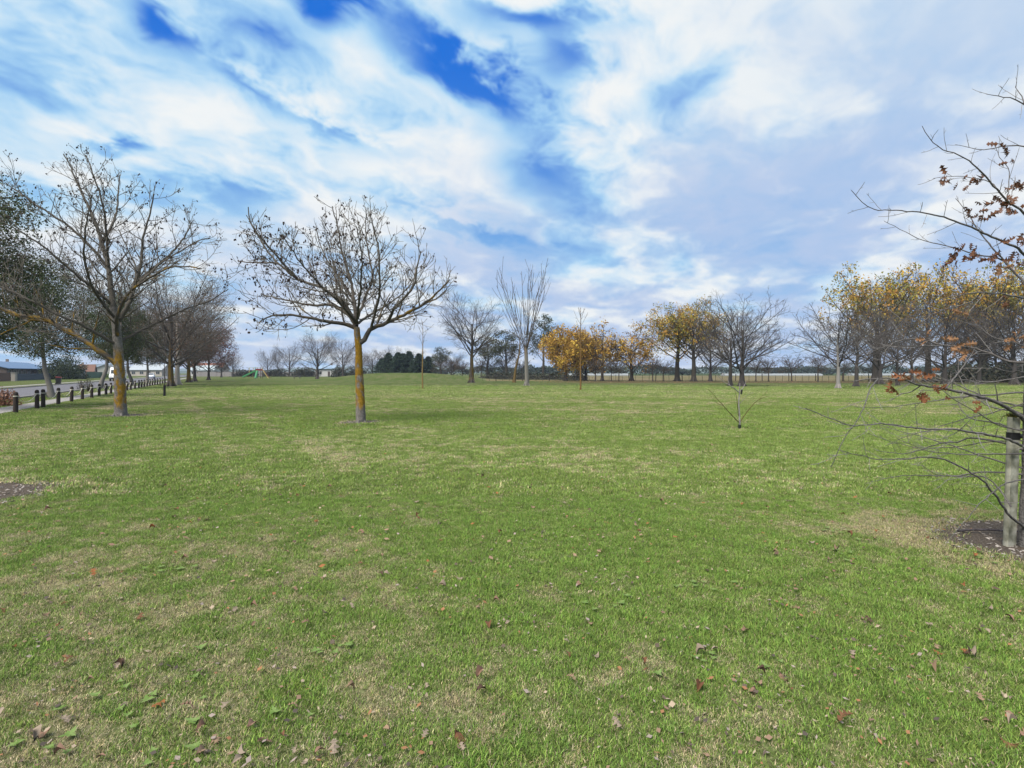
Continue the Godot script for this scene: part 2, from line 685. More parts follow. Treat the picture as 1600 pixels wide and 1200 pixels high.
func street() -> void:
	structure("footpath", strip(0.35, 1.6, -30, 230, 0.012), mats.concrete)
	structure("road", strip(3.9, 11.0, -30, 420, 0.008), mats.asphalt)
	structure("kerb", kerb(3.72, 3.9, -30, 420, 0.12), mats.concrete)
	structure("kerb", kerb(11.0, 11.18, -30, 420, 0.12), mats.concrete)
	structure("footpath", strip(13.2, 14.6, -30, 420, 0.012), mats.concrete)
	# bollards with rope slung between them
	var post := Acc.new()
	post.lathe(PackedVector2Array([Vector2(0.085, -0.25), Vector2(0.085, 0.1), Vector2(0.082, 0.45), Vector2(0.080, 0.76), Vector2(0.066, 0.81), Vector2(0.03, 0.835), Vector2(0.0, 0.84)]), 14, Color.WHITE)
	var pm := post.mesh()
	var collar := Acc.new()
	collar.lathe(PackedVector2Array([Vector2(0.083, 0.64), Vector2(0.092, 0.645), Vector2(0.092, 0.675), Vector2(0.083, 0.68)]), 14, Color.WHITE)
	var cm := collar.mesh()
	var depth := PackedFloat32Array([22.8, 25.5, 26.4, 28.9, 31.5, 34.0, 36.5, 38.8, 41.2, 43.1, 45.6, 48.2, 50.7, 52.8, 55.5, 58.2, 60.3, 62.5, 65.0, 67.5, 70.2, 73.0, 76.0, 79.3, 83.0, 87.0])
	var rng := RandomNumberGenerator.new()
	rng.seed = 4
	var ends: Array[Vector3] = []
	for d in depth:
		var o := thing("timber_bollard", "dark round timber bollard, %s of the roped row counted from the brown bush" % ordinal(ends.size() + 1), "bollard", st((d - 22.8) / 0.8908, 0.0), "roped bollards along the footpath")
		o.rotation = Vector3(rng.randf_range(-0.02, 0.02), rng.randf() * TAU, rng.randf_range(-0.02, 0.02))
		part("post", pm, mats.bollard_wood, o)
		part("rope_collar", cm, mats.rope, o)
		ends.append(o.position + Vector3(0, 0.66, 0))
	for k in ends.size() - 1:
		if k == 1:
			continue
		var p := PackedVector3Array()
		var f := (ends[k + 1] - ends[k]).normalized() * 0.092
		for j in 11:
			var t := j / 10.0
			p.append((ends[k] + f).lerp(ends[k + 1] - f, t) - Vector3(0, 0.30 * 4.0 * t * (1.0 - t), 0))
		var a := Acc.new()
		a.tube(p, 0.014, 0.014, 6, Color.WHITE)
		var o := part("rope", a, mats.rope, self)
		tag(o, "pale rope between the %s and %s bollards from the brown bush" % [ordinal(k + 1), ordinal(k + 2)], "rope", "ropes slung between the bollards")
	houses()
	vehicles()


func gable_house(where: Vector3, turn: Basis, size: Vector3, rise: float, wall: Color, roof: Color, label: String, hip := 0.0, metal_roof := false) -> Node3D:
	# size: along the street, wall height, depth; the front looks along +z
	var o := thing("house", label, "house", where)
	o.basis = turn
	var a := Acc.new()
	var hx := size.x * 0.5
	var hz := size.z * 0.5
	var prof := PackedVector2Array([Vector2(-hz, -0.2), Vector2(hz, -0.2), Vector2(hz, size.y), Vector2(0, size.y + rise * 0.96), Vector2(-hz, size.y)])
	a.extrude(prof, -hx, hx, wall)
	for k in a.v.size():
		a.v[k] = Vector3(a.v[k].z, a.v[k].y, -a.v[k].x)
		a.n[k] = Vector3(a.n[k].z, a.n[k].y, -a.n[k].x)
	part("wall", a, mats.painted, o)
	a = Acc.new()
	var ov := 0.55
	var dy := rise * (hz + ov) / hz
	for sgn: float in [-1.0, 1.0]:
		var r := PackedVector2Array([Vector2(sgn * (hz + ov), size.y + rise - dy), Vector2(0, size.y + rise), Vector2(0, size.y + rise + 0.14), Vector2(sgn * (hz + ov), size.y + rise - dy + 0.14)])
		if sgn < 0:
			r = PackedVector2Array([r[0], r[1], r[2], r[3]])
		else:
			r = PackedVector2Array([r[1], r[0], r[3], r[2]])
		var b := Acc.new()
		b.extrude(r, -hx - 0.4, hx + 0.4, roof)
		var base := a.v.size()
		for k in b.v.size():
			a.v.append(Vector3(b.v[k].z, b.v[k].y, -b.v[k].x))
			a.n.append(Vector3(b.n[k].z, b.n[k].y, -b.n[k].x))
			a.c.append(b.c[k])
		for k in b.i:
			a.i.append(base + k)
	var rf := part("roof", a, mats.gloss if metal_roof else mats.painted, o)
	a = Acc.new()
	a.box(Vector3(hx * 0.45, size.y + rise + 0.3, -hz * 0.25), Vector3(0.5, 1.1, 0.5), Color(0.35, 0.28, 0.25))
	part("chimney", a, mats.painted, rf)
	var n := maxi(2, int(size.x / 3.4))
	for k in n:
		var x := lerpf(-hx, hx, (k + 0.5) / n)
		if k == n / 2:
			a = Acc.new()
			a.box(Vector3(x, 1.0, hz + 0.02), Vector3(0.95, 2.05, 0.06), Color(0.12, 0.10, 0.10))
			part("door", a, mats.painted, o)
			continue
		a = Acc.new()
		a.box(Vector3(x, 1.45, hz + 0.01), Vector3(1.7, 1.3, 0.04))
		var w := part("window", a, mats.window_glass, o)
		a = Acc.new()
		for e in [[0.0, 0.68, 1.86, 0.09], [0.0, -0.68, 1.86, 0.09], [-0.89, 0.0, 0.09, 1.28], [0.89, 0.0, 0.09, 1.28], [0.0, 0.0, 0.05, 1.28]]:
			a.box(Vector3(x + e[0], 1.45 + e[1], hz + 0.04), Vector3(e[2], e[3], 0.06), Color(0.75, 0.75, 0.75))
		part("frame", a, mats.painted, w)
	return o


func paling_fence(s0: float, s1: float, p: float, h: float, step: float, wide: float, col: Color, label: String) -> void:
	var o := thing("paling_fence", label, "fence", st((s0 + s1) * 0.5, p))
	o.basis = street_basis()
	var half := (s1 - s0) * 0.5
	var a := Acc.new()
	for y in [0.35, h - 0.3]:
		a.box(Vector3(0, y, -0.06), Vector3(half * 2.0, 0.09, 0.05), col)
	part("rail", a, mats.painted, o)
	a = Acc.new()
	a.box(Vector3(0, h * 0.5, 0), Vector3(wide, h, 0.025), col)
	var pm := a.mesh()
	var x := -half
	while x < half:
		var m := part("paling", pm, mats.painted, o)
		m.position = Vector3(x, 0.03, 0)
		x += step


func houses() -> void:
	var b := street_basis()
	var h := gable_house(st(142, 37), b, Vector3(38, 2.5, 11), 1.5, Color(0.22, 0.17, 0.16), Color(0.15, 0.26, 0.48), "long low brick house under a blue metal roof across the street")
	var a := Acc.new()
	a.box(Vector3(14.0, 1.25, 6.6), Vector3(6.0, 2.5, 2.6), Color(0.50, 0.45, 0.36))
	part("porch", a, mats.painted, h)
	gable_house(st(219, 34), b * Basis(Vector3.UP, PI / 2), Vector3(4.5, 2.3, 4.5), 2.0, Color(0.42, 0.34, 0.30), Color(0.25, 0.14, 0.11), "small house end with a terracotta roof behind the pale garage")
	gable_house(st(262, 34), b, Vector3(15, 2.7, 9), 2.0, Color(0.66, 0.66, 0.64), Color(0.25, 0.27, 0.30), "white house with a dark grey roof beyond the green fence")
	gable_house(st(345, 36), b, Vector3(18, 2.7, 9), 2.2, Color(0.62, 0.64, 0.66), Color(0.50, 0.55, 0.60), "white house under a pale grey roof far along the street")
	var flat := Basis.IDENTITY
	gable_house(spot(322, 268), flat, Vector3(11, 2.8, 8), 2.0, Color(0.72, 0.74, 0.76), Color(0.55, 0.66, 0.76), "white cottage with pale blue roof behind the long grey wall")
	gable_house(spot(327, 300), flat, Vector3(16, 3.4, 9), 3.0, Color(0.5, 0.42, 0.38), Color(0.33, 0.15, 0.11), "house with a rusty red roof rising behind the white cottage")
	gable_house(spot(511, 235), flat, Vector3(7.5, 3.2, 7), 1.2, Color(0.72, 0.74, 0.78), Color(0.35, 0.50, 0.72), "white house with blue roof peeping over the grass mound")
	gable_house(spot(236, 270), flat, Vector3(15, 3.0, 8), 2.4, Color(0.55, 0.52, 0.5), Color(0.50, 0.58, 0.68), "grey house with pale roof behind the parked car")
	paling_fence(96, 107.5, 27, 1.55, 0.19, 0.13, Color(0.13, 0.085, 0.07), "brown timber paling fence in front of the blue roofed house")
	paling_fence(110.3, 136, 27, 1.35, 0.26, 0.19, Color(0.06, 0.09, 0.14), "dark blue paling fence running on from the pale pillar")
	var o := thing("gate_pillar", "pale masonry pillar between the brown and the blue palings", "pillar", st(108.8, 26.8))
	o.basis = b
	a = Acc.new()
	a.box(Vector3(0, 0.75, 0), Vector3(1.3, 1.6, 0.6), Color(0.50, 0.46, 0.42))
	part("shaft", a, mats.painted, o)
	a = Acc.new()
	a.box(Vector3(0, 1.60, 0), Vector3(1.45, 0.1, 0.75), Color(0.55, 0.52, 0.48))
	part("cap", a, mats.concrete, o)
	# garage with pale doors
	o = thing("garage", "flat roofed garage with two pale doors between dark posts", "garage", st(157, 28))
	o.basis = b
	a = Acc.new()
	a.box(Vector3(0, 1.1, -0.2), Vector3(20, 2.4, 5.0), Color(0.20, 0.24, 0.32))
	part("wall", a, mats.painted, o)
	a = Acc.new()
	a.box(Vector3(0, 2.39, -0.1), Vector3(20.6, 0.16, 5.8), Color(0.3, 0.3, 0.32))
	part("roof", a, mats.painted, o)
	for x in [-2.0, 4.5]:
		a = Acc.new()
		for k in 4:
			a.box(Vector3(x, 0.32 + k * 0.52, 2.33), Vector3(4.6, 0.49, 0.06), Color(0.56, 0.56, 0.54))
		part("door", a, mats.painted, o)
	for x in [-4.7, 1.2, 7.2]:
		a = Acc.new()
		a.box(Vector3(x, 1.1, 2.36), Vector3(0.5, 2.4, 0.12), Color(0.05, 0.05, 0.06))
		part("post", a, mats.painted, o)
	# green sheet fence
	o = thing("sheet_fence", "low green ribbed sheet fence beyond the garage", "fence", st(180, 25.5))
	o.basis = b
	a = Acc.new()
	for k in 60:
		a.box(Vector3(-12.0 + k * 0.4, 0.85, 0.02 * (k % 2)), Vector3(0.39, 1.7, 0.03), Color(0.10, 0.20, 0.13))
	part("sheet", a, mats.painted, o)
	a = Acc.new()
	a.box(Vector3(0, 1.72, 0), Vector3(24.2, 0.06, 0.08), Color(0.3, 0.36, 0.34))
	part("rail", a, mats.painted, o)
	# long grey wall at the far end of the park
	o = thing("boundary_wall", "long pale grey panel wall across the far end of the park", "wall", spot(395, 232))
	var x0 := -24.0
	a = Acc.new()
	a.box(Vector3(0, 0.9, 0), Vector3(2.96, 1.9, 0.1), Color(0.33, 0.32, 0.34))
	var pm := a.mesh()
	a = Acc.new()
	a.box(Vector3(0, 0.95, 0.02), Vector3(0.16, 2.0, 0.18), Color(0.28, 0.27, 0.28))
	var qm := a.mesh()
	for k in 16:
		var m := part("panel", pm, mats.painted, o)
		m.position = Vector3(x0 + k * 3.12 + 1.56, 0, 0)
		m = part("post", qm, mats.painted, o)
		m.position = Vector3(x0 + k * 3.12, 0, 0)
	# wheelie bin
	o = thing("wheelie_bin", "black wheelie bin with red lid on the far kerb", "bin", st(66, 11.7, 0.0))
	o.basis = b
	a = Acc.new()
	var w0 := [Vector3(-0.24, 0.06, -0.27), Vector3(0.24, 0.06, 0.27)]
	a.box(Vector3(0, 0.5, 0), Vector3(0.54, 0.9, 0.6), Color(0.02, 0.02, 0.022))
	for k in a.v.size():
		if a.v[k].y < 0.3:
			a.v[k].x *= 0.8
			a.v[k].z *= 0.8
	part("body", a, mats.gloss, o)
	a = Acc.new()
	a.box(Vector3(0, 0.98, 0.03), Vector3(0.58, 0.06, 0.64), Color(0.30, 0.03, 0.03), Basis(Vector3.RIGHT, 0.08))
	part("lid", a, mats.gloss, o)
	for x in [-0.25, 0.25]:
		a = Acc.new()
		a.tube(PackedVector3Array([Vector3(x - 0.03, 0.1, -0.25), Vector3(x + 0.03, 0.1, -0.25)]), 0.1, 0.1, 12, Color(0.02, 0.02, 0.02))
		part("wheel", a, mats.rubber, o)
	a = Acc.new()
	a.tube(PackedVector3Array([Vector3(-0.22, 0.92, -0.36), Vector3(0.22, 0.92, -0.36)]), 0.018, 0.018, 6, Color(0.02, 0.02, 0.02))
	part("handle", a, mats.rubber, o)


func wheels(o: Node3D, xs: Array, half: float, r: float) -> void:
	for x in xs:
		for sg in [-1.0, 1.0]:
			var a := Acc.new()
			a.tube(PackedVector3Array([Vector3(x, r, sg * (half - 0.18)), Vector3(x, r, sg * half)]), r, r, 18, Color(0.02, 0.02, 0.02))
			var w := part("wheel", a, mats.rubber, o)
			a = Acc.new()
			a.tube(PackedVector3Array([Vector3(x, r, sg * (half - 0.02)), Vector3(x, r, sg * (half + 0.015))]), r * 0.6, r * 0.55, 14, Color(0.5, 0.5, 0.5))
			part("rim", a, mats.gloss, w)


func vehicles() -> void:
	# white camper van, nose towards the park
	var o := thing("camper_van", "white high sided camper van parked on the street", "van", st(99, 9.4))
	o.basis = street_basis() * Basis(Vector3.UP, PI)
	var white := Color(0.72, 0.73, 0.74)
	var a := Acc.new()
	a.extrude(PackedVector2Array([Vector2(-2.7, 0.42), Vector2(2.75, 0.42), Vector2(2.85, 0.75), Vector2(2.7, 1.15), Vector2(2.0, 1.35), Vector2(1.45, 2.1), Vector2(1.1, 2.55), Vector2(-2.5, 2.6), Vector2(-2.75, 2.4)]), -1.0, 1.0, white)
	part("body", a, mats.gloss, o)
	a = Acc.new()
	a.box(Vector3(1.75, 1.74, 0), Vector3(0.03, 0.8, 1.7), Color.WHITE, Basis(Vector3(0, 0, 1), 0.63))
	part("windscreen", a, mats.window_glass, o)
	for sg in [-1.0, 1.0]:
		for e in [[-1.6, 0.9], [-0.2, 1.0], [1.0, 0.7]]:
			a = Acc.new()
			a.box(Vector3(e[0], 1.75, sg * 1.005), Vector3(e[1], 0.6, 0.03))
			part("window", a, mats.window_glass, o)
		a = Acc.new()
		a.box(Vector3(2.76, 0.85, sg * 0.75), Vector3(0.12, 0.2, 0.34), Color(0.7, 0.7, 0.68))
		part("headlight", a, mats.gloss, o)
	a = Acc.new()
	a.box(Vector3(2.8, 0.5, 0), Vector3(0.2, 0.22, 1.9), Color(0.06, 0.06, 0.06))
	part("bumper", a, mats.rubber, o)
	wheels(o, [-1.7, 1.9], 0.99, 0.34)
	# silver hatchback
	o = thing("parked_car", "silver white car parked further along the street than the van", "car", st(150, 8.8))
	o.basis = street_basis() * Basis(Vector3.UP, PI)
	var body := Color(0.62, 0.66, 0.74)
	a = Acc.new()
	a.extrude(PackedVector2Array([Vector2(-2.05, 0.32), Vector2(2.05, 0.30), Vector2(2.15, 0.55), Vector2(2.0, 0.78), Vector2(1.0, 0.95), Vector2(-1.9, 0.98), Vector2(-2.15, 0.8)]), -0.86, 0.86, body)
	part("body", a, mats.gloss, o)
	a = Acc.new()
	a.extrude(PackedVector2Array([Vector2(-1.85, 0.97), Vector2(1.05, 0.94), Vector2(0.35, 1.42), Vector2(-1.2, 1.46)]), -0.72, 0.72, body)
	part("cabin", a, mats.gloss, o)
	a = Acc.new()
	a.box(Vector3(0.74, 1.19, 0), Vector3(0.02, 0.68, 1.3), Color.WHITE, Basis(Vector3(0, 0, 1), 0.965))
	part("windscreen", a, mats.window_glass, o)
	for sg in [-1.0, 1.0]:
		for e in [[-0.95, 0.8], [0.0, 0.85]]:
			a = Acc.new()
			a.box(Vector3(e[0], 1.2, sg * 0.725), Vector3(e[1], 0.32, 0.02))
			part("window", a, mats.window_glass, o)
		a = Acc.new()
		a.box(Vector3(2.08, 0.68, sg * 0.62), Vector3(0.12, 0.14, 0.34), Color(0.75, 0.75, 0.72))
		part("headlight", a, mats.gloss, o)
	wheels(o, [-1.3, 1.32], 0.87, 0.31)


# ---------------------------------------------------------------- trees

func finish(T: Grower, o: Node3D) -> void:
	part("trunk", T.trunk, mats.bark, o)
	if T.big.v.size():
		part("branches", T.big, mats.bark, o)
	if T.small.v.size():
		part("twigs", T.small, mats.twig, o, true)


func leafage(T: Grower, per: int, spread: float, size: float, cols: Array, droop: float, share := 1.0, called := "foliage", from: Variant = null) -> Acc:
	var a := Acc.new()
	var r := T.rng
	for k in T.tips.size():
		if r.randf() > share or (from != null and not from.call(T.tips[k])):
			continue
		var cc: Color = cols[r.randi() % cols.size()]
		for j in per:
			var d := Vector3(r.randfn(), r.randfn() - droop, r.randfn()).normalized()
			var p := T.tips[k] + Vector3(r.randfn(), r.randfn(), r.randfn()) * spread
			var s := d.cross(Vector3(r.randfn(), r.randfn(), r.randfn())).normalized()
			var f := r.randf_range(0.7, 1.3)
			var z := size * r.randf_range(0.6, 1.3)
			a.leaf(p, d * z, s * z * 0.33, Color(cc.r * f, cc.g * f, cc.b * f))
	return a


func flare(T: Grower, r: float, sides := 12) -> void:
	# roots spreading at the foot
	for k in 5:
		var g := TAU * k / 5.0 + T.rng.randf()
		var d := Vector3(cos(g), 0, sin(g))
		T.trunk.tube(PackedVector3Array([d * r * 0.45 + Vector3(0, r * 1.6, 0), d * r * 0.95 + Vector3(0, r * 0.45, 0), d * r * 1.7 + Vector3(0, -0.08, 0)]), r * 0.5, r * 0.22, 6, T.col[0])


func generic(called: String, label: String, sd: int, trunk: PackedVector3Array, r0: float, r1: float, lv: Array, ec: Vector3, er: Vector3, trunk_bark: Color, wood: Color, split := 3) -> Array:
	var o := thing(called, label, "tree")
	var T := Grower.new()
	T.rng.seed = sd
	T.lv = lv
	T.ec = ec
	T.er = er
	T.col = [trunk_bark, wood, wood]
	T.split = split
	T.go(trunk, r0, r1, 0, 12)
	flare(T, r0)
	finish(T, o)
	return [o, T]


func lichen(a: Acc, grey: Color, gold: Color, y0: float, y1: float, amount: float) -> void:
	var n := sky_noise(131, 3, 2.4)
	for k in a.v.size():
		var p := a.v[k]
		var f := n.get_noise_3d(p.x * 2.0, p.y, p.z * 2.0)
		var m := smoothstep(y0, y0 + 0.25, p.y + f * 0.3) * (1.0 - smoothstep(y1, y1 + 0.5, p.y + f * 0.4))
		var on := smoothstep(-0.12, 0.12, f + amount - 0.5) * m
		var j := 0.85 + 0.5 * n.get_noise_3d(p.x * 9.0, p.y * 5.0, p.z * 9.0)
		var c := grey.lerp(gold, on)
		a.c[k] = Color(c.r * j, c.g * j, c.b * j)


func fine(p: PackedVector3Array, step: float, rng: RandomNumberGenerator, jit: float) -> PackedVector3Array:
	# a smooth curve through the points, cut into short lengths and made a little crooked
	var out := PackedVector3Array()
	for k in p.size() - 1:
		var m := maxi(1, int(p[k].distance_to(p[k + 1]) / step))
		for j in m:
			var q := p[k].cubic_interpolate(p[k + 1], p[maxi(k - 1, 0)], p[mini(k + 2, p.size() - 1)], float(j) / m)
			if k > 0 or j > 0:
				q += Vector3(rng.randf_range(-1, 1), rng.randf_range(-1, 1), rng.randf_range(-1, 1)) * jit
			out.append(q)
	out.append(p[p.size() - 1])
	return out


func traced(o: Node3D, base: Vector2, unit: float, trunk: Array, r0: float, r1: float, limbs: Array, lv: Array, sd: int, gold: Array, seeds: float, seed_where: Callable, ec: Vector3, er: Vector3) -> void:
	# trunk and limbs as [across, up from an origin on paper, depth in metres]; unit is metres per step of paper
	var rng := RandomNumberGenerator.new()
	rng.seed = sd
	var place := func(q: Array) -> Vector3: return Vector3((q[0] - base.x) * unit, (base.y - q[1]) * unit, q[2])
	var T := Grower.new()
	T.rng.seed = sd + 1
	T.ec = ec
	T.er = er
	var wood := Color(0.155, 0.138, 0.12)
	T.col = [wood, wood, wood]
	var p := PackedVector3Array()
	for q in trunk:
		p.append(place.call(q))
	p[0].y = -0.15
	var tr := Acc.new()
	tr.tube(fine(p, 0.05, rng, 0.006), r0, r1, 24, Color.WHITE, 0.9)
	T.trunk = tr
	flare(T, r0 * 0.82)
	lichen(tr, Color(0.30, 0.28, 0.26), Color(0.46, 0.265, 0.03), gold[0], gold[1], gold[2])
	part("trunk", tr, mats.bark, o)
	var seed_acc := Acc.new()
	for L in limbs:
		var pts := PackedVector3Array()
		for q in L[2]:
			pts.append(place.call(q))
		T.big = Acc.new()
		T.small = Acc.new()
		T.tips.clear()
		T.tipd.clear()
		T.lv = [lv[0], lv[0], lv[1], lv[2]]
		var curve := fine(pts, 0.14, rng, 0.018)
		T.go(curve, L[0], L[1], 1, 9)
		var m := T.big
		if L.size() > 3:
			lichen(m, wood, Color(0.42, 0.26, 0.035), -1.0, 99.0, L[3])
		var lm := part("limb", m, mats.bark, o)
		part("twigs", T.small, mats.twig, lm, true)
		for k in T.tips.size():
			if rng.randf() < seeds * (seed_where.call(T.tips[k]) as float):
				var f := rng.randf_range(0.6, 1.4)
				var c := Color(0.040 * f, 0.026 * f, 0.022 * f)
				for j in 1 + rng.randi() % 4:
					var d := Vector3(rng.randf_range(-0.6, 0.6), -1.0, rng.randf_range(-0.6, 0.6)).normalized()
					var s := d.cross(Vector3(rng.randfn(), 0.1, rng.randfn())).normalized()
					var z := rng.randf_range(0.04, 0.095)
					var at_p := T.tips[k] + Vector3(rng.randfn(), rng.randfn(), rng.randfn()) * 0.03
					seed_acc.leaf(at_p, d * z, s * z * 0.33, c)
					seed_acc.leaf(at_p, d * z, d.cross(s) * z * 0.33, c)
	part("seed_clusters", seed_acc, mats.leaf, o, true)


func hero_trees() -> void:
	var lv := [
		PackedFloat32Array([4.0, 0.12, 52, 1.5, 0.4, 0.10, 0.22, 7, 0.5, 0.010, 6]),
		PackedFloat32Array([5.0, 0.15, 46, 0.66, 0.4, 0.12, 0.2, 5, 0.6, 0.0070, 4]),
		PackedFloat32Array([5.0, 0.2, 48, 0.24, 0.4, 0.06, 0.3, 2, 0.7, 0.0064, 3])]
	# the tree in the middle of the lawn
	var o := thing("lichened_tree", "bare spreading tree with bright orange lichened trunk on the open lawn", "tree", at(563.5, 660.0, 18.46) * Vector3(1, 0, 1))
	traced(o, Vector2(563.5, 660), 0.02051, [[564, 662, 0], [563, 630, 0], [562, 600, 0], [561, 570, 0.02], [560.5, 548, 0], [559, 530, 0], [557.5, 512, 0.03]], 0.165, 0.095, [
		[0.085, 0.02, [[562, 536, 0], [570, 530, -0.02], [577, 515, -0.1], [603, 503, -0.2], [635, 487, -0.3], [670, 468, -0.1], [703, 438, 0.1]], 0.2],
		[0.06, 0.015, [[603, 503, -0.2], [622, 480, 0.3], [651, 452, 0.6], [659, 420, 0.8], [664, 400, 0.8]]],
		[0.05, 0.015, [[577, 515, -0.1], [597, 470, 0.5], [603, 440, 0.9], [603, 395, 1.1], [591, 347, 1.2]]],
		[0.075, 0.015, [[557.5, 514, 0.0], [545, 507, 0.1], [515, 503, 0.4], [470, 496, 0.8], [445, 498, 1.0], [428, 509, 1.1]], 0.1],
		[0.07, 0.015, [[557, 510, 0.0], [540, 490, -0.2], [508, 473, -0.5], [477, 473, -0.7], [429, 464, -0.9], [384, 452, -1.1]]],
		[0.07, 0.015, [[556, 504, 0.05], [540, 475, 0.2], [508, 452, 0.3], [470, 438, 0.3], [439, 414, 0.2], [405, 412, 0.1], [372, 408, 0.0]]],
		[0.045, 0.014, [[470, 438, 0.3], [448, 410, 0.6], [425, 382, 0.8], [411, 358, 0.9], [408, 336, 0.9]]],
		[0.035, 0.012, [[439, 414, 0.2], [410, 385, -0.2], [392, 355, -0.3], [378, 332, -0.3]]],
		[0.07, 0.013, [[557, 508, 0.0], [552, 470, -0.1], [545, 436, -0.2], [534, 401, -0.2], [527, 360, -0.1], [519, 322, 0.0]]],
		[0.055, 0.013, [[558, 498, 0.0], [570, 455, -0.3], [576, 427, -0.6], [567, 390, -0.8], [560, 350, -0.9], [562, 322, -0.9]]],
		[0.05, 0.013, [[552, 470, -0.1], [520, 430, -0.8], [495, 400, -1.2], [478, 368, -1.4], [470, 342, -1.5]]],
		[0.05, 0.013, [[557, 505, 0.0], [572, 480, 0.9], [585, 450, 1.6], [590, 415, 2.0], [585, 380, 2.2]]],
		[0.05, 0.013, [[557, 505, 0.0], [545, 480, 0.9], [525, 455, 1.7], [505, 425, 2.2], [490, 395, 2.5]]],
		[0.05, 0.013, [[558, 505, 0.0], [575, 482, -1.0], [600, 455, -1.9], [622, 425, -2.4], [632, 388, -2.6]]],
		[0.05, 0.013, [[557, 505, 0.0], [540, 478, -1.1], [515, 450, -2.0], [485, 420, -2.5], [455, 395, -2.7]]],
		[0.045, 0.013, [[635, 487, -0.3], [655, 470, -1.0], [676, 455, -1.5], [690, 440, -1.6]]]],
		lv, 301, [0.42, 2.75, 0.74], 0.58, func(p: Vector3) -> float: return clampf(0.6 - p.x * 0.2, 0.2, 1.0), Vector3(-0.6, 4.5, 0), Vector3(3.75, 2.78, 3.4))
	# the tree nearer the street
	o = thing("lichened_tree", "taller bare tree whose long lichened lower limb reaches out over the bollards", "tree", at(188.5, 650.0, 21.2) * Vector3(1, 0, 1))
	traced(o, Vector2(188.5, 650), 0.02356, [[189, 652, 0], [188, 625, 0], [187, 595, 0], [186, 570, 0], [184.5, 545, 0], [183, 525, 0], [181.5, 500, 0.05], [180, 480, 0.1]], 0.215, 0.125, [
		[0.105, 0.03, [[186, 571, 0], [165, 552, 0.2], [135, 530, 0.3], [90, 502, 0.5], [50, 494, 0.6], [18, 480, 0.7], [-30, 462, 0.8], [-70, 440, 0.9]], 0.46],
		[0.11, 0.02, [[180.5, 485, 0.1], [172, 420, 0.1], [159, 380, 0.0], [148, 345, 0], [125, 300, -0.1], [108, 262, -0.1], [96, 239, -0.1]]],
		[0.09, 0.02, [[182, 505, 0], [196, 480, -0.1], [207, 440, -0.2], [213, 405, -0.3], [215, 372, -0.3], [222, 335, -0.4], [230, 298, -0.4]]],
		[0.075, 0.02, [[183, 528, 0], [200, 500, 0.6], [225, 465, 0.9], [262, 440, 1.0], [300, 425, 1.1], [340, 428, 1.1]], 0.18],
		[0.07, 0.018, [[207, 440, -0.2], [235, 400, -0.8], [255, 365, -1.2], [268, 330, -1.4]]],
		[0.07, 0.018, [[183, 524, 0], [165, 505, -0.8], [135, 470, -1.4], [100, 445, -1.8], [60, 420, -2.1], [30, 395, -2.2]]],
		[0.06, 0.018, [[172, 420, 0.1], [150, 385, 0.4], [120, 355, 0.6], [85, 330, 0.8], [42, 298, 0.9]]],
		[0.06, 0.018, [[159, 380, 0], [163, 340, -0.5], [158, 300, -0.9], [155, 258, -1.1]]],
		[0.055, 0.018, [[172, 420, 0.1], [190, 370, 0.8], [196, 330, 1.2], [186, 285, 1.4], [178, 265, 1.4]]],
		[0.06, 0.018, [[184, 540, 0], [165, 515, 1.0], [140, 495, 1.7], [105, 470, 2.3], [65, 450, 2.7], [30, 440, 2.9]]],
		[0.06, 0.018, [[184, 535, 0], [205, 505, -1.2], [232, 475, -2.2], [262, 455, -2.9], [290, 432, -3.2]]],
		[0.06, 0.018, [[182, 500, 0], [190, 462, 1.4], [205, 425, 2.3], [225, 385, 2.9], [240, 345, 3.1]]],
		[0.06, 0.018, [[181, 490, 0], [165, 440, -1.5], [145, 400, -2.4], [118, 365, -2.9], [95, 325, -3.1]]],
		[0.055, 0.016, [[180, 480, 0], [160, 440, 1.2], [135, 405, 1.9], [105, 380, 2.3], [75, 365, 2.5]]],
		[0.05, 0.016, [[225, 465, 0.9], [255, 420, 0.4], [285, 395, 0.2], [312, 378, 0.1], [328, 372, 0.0]]],
		[0.05, 0.016, [[90, 502, 0.5], [70, 470, 1.1], [40, 440, 1.5], [5, 415, 1.8]]],
		[0.045, 0.016, [[135, 530, 0.3], [105, 520, -0.5], [65, 512, -1.0], [20, 515, -1.2], [-20, 512, -1.3]]]],
		lv, 402, [0.30, 2.2, 0.46], 0.62, func(p: Vector3) -> float: return clampf(0.15 + (p.y - 4.0) * 0.14, 0.05, 1.0), Vector3(-1.3, 5.3, 0), Vector3(5.7, 4.45, 4.8))


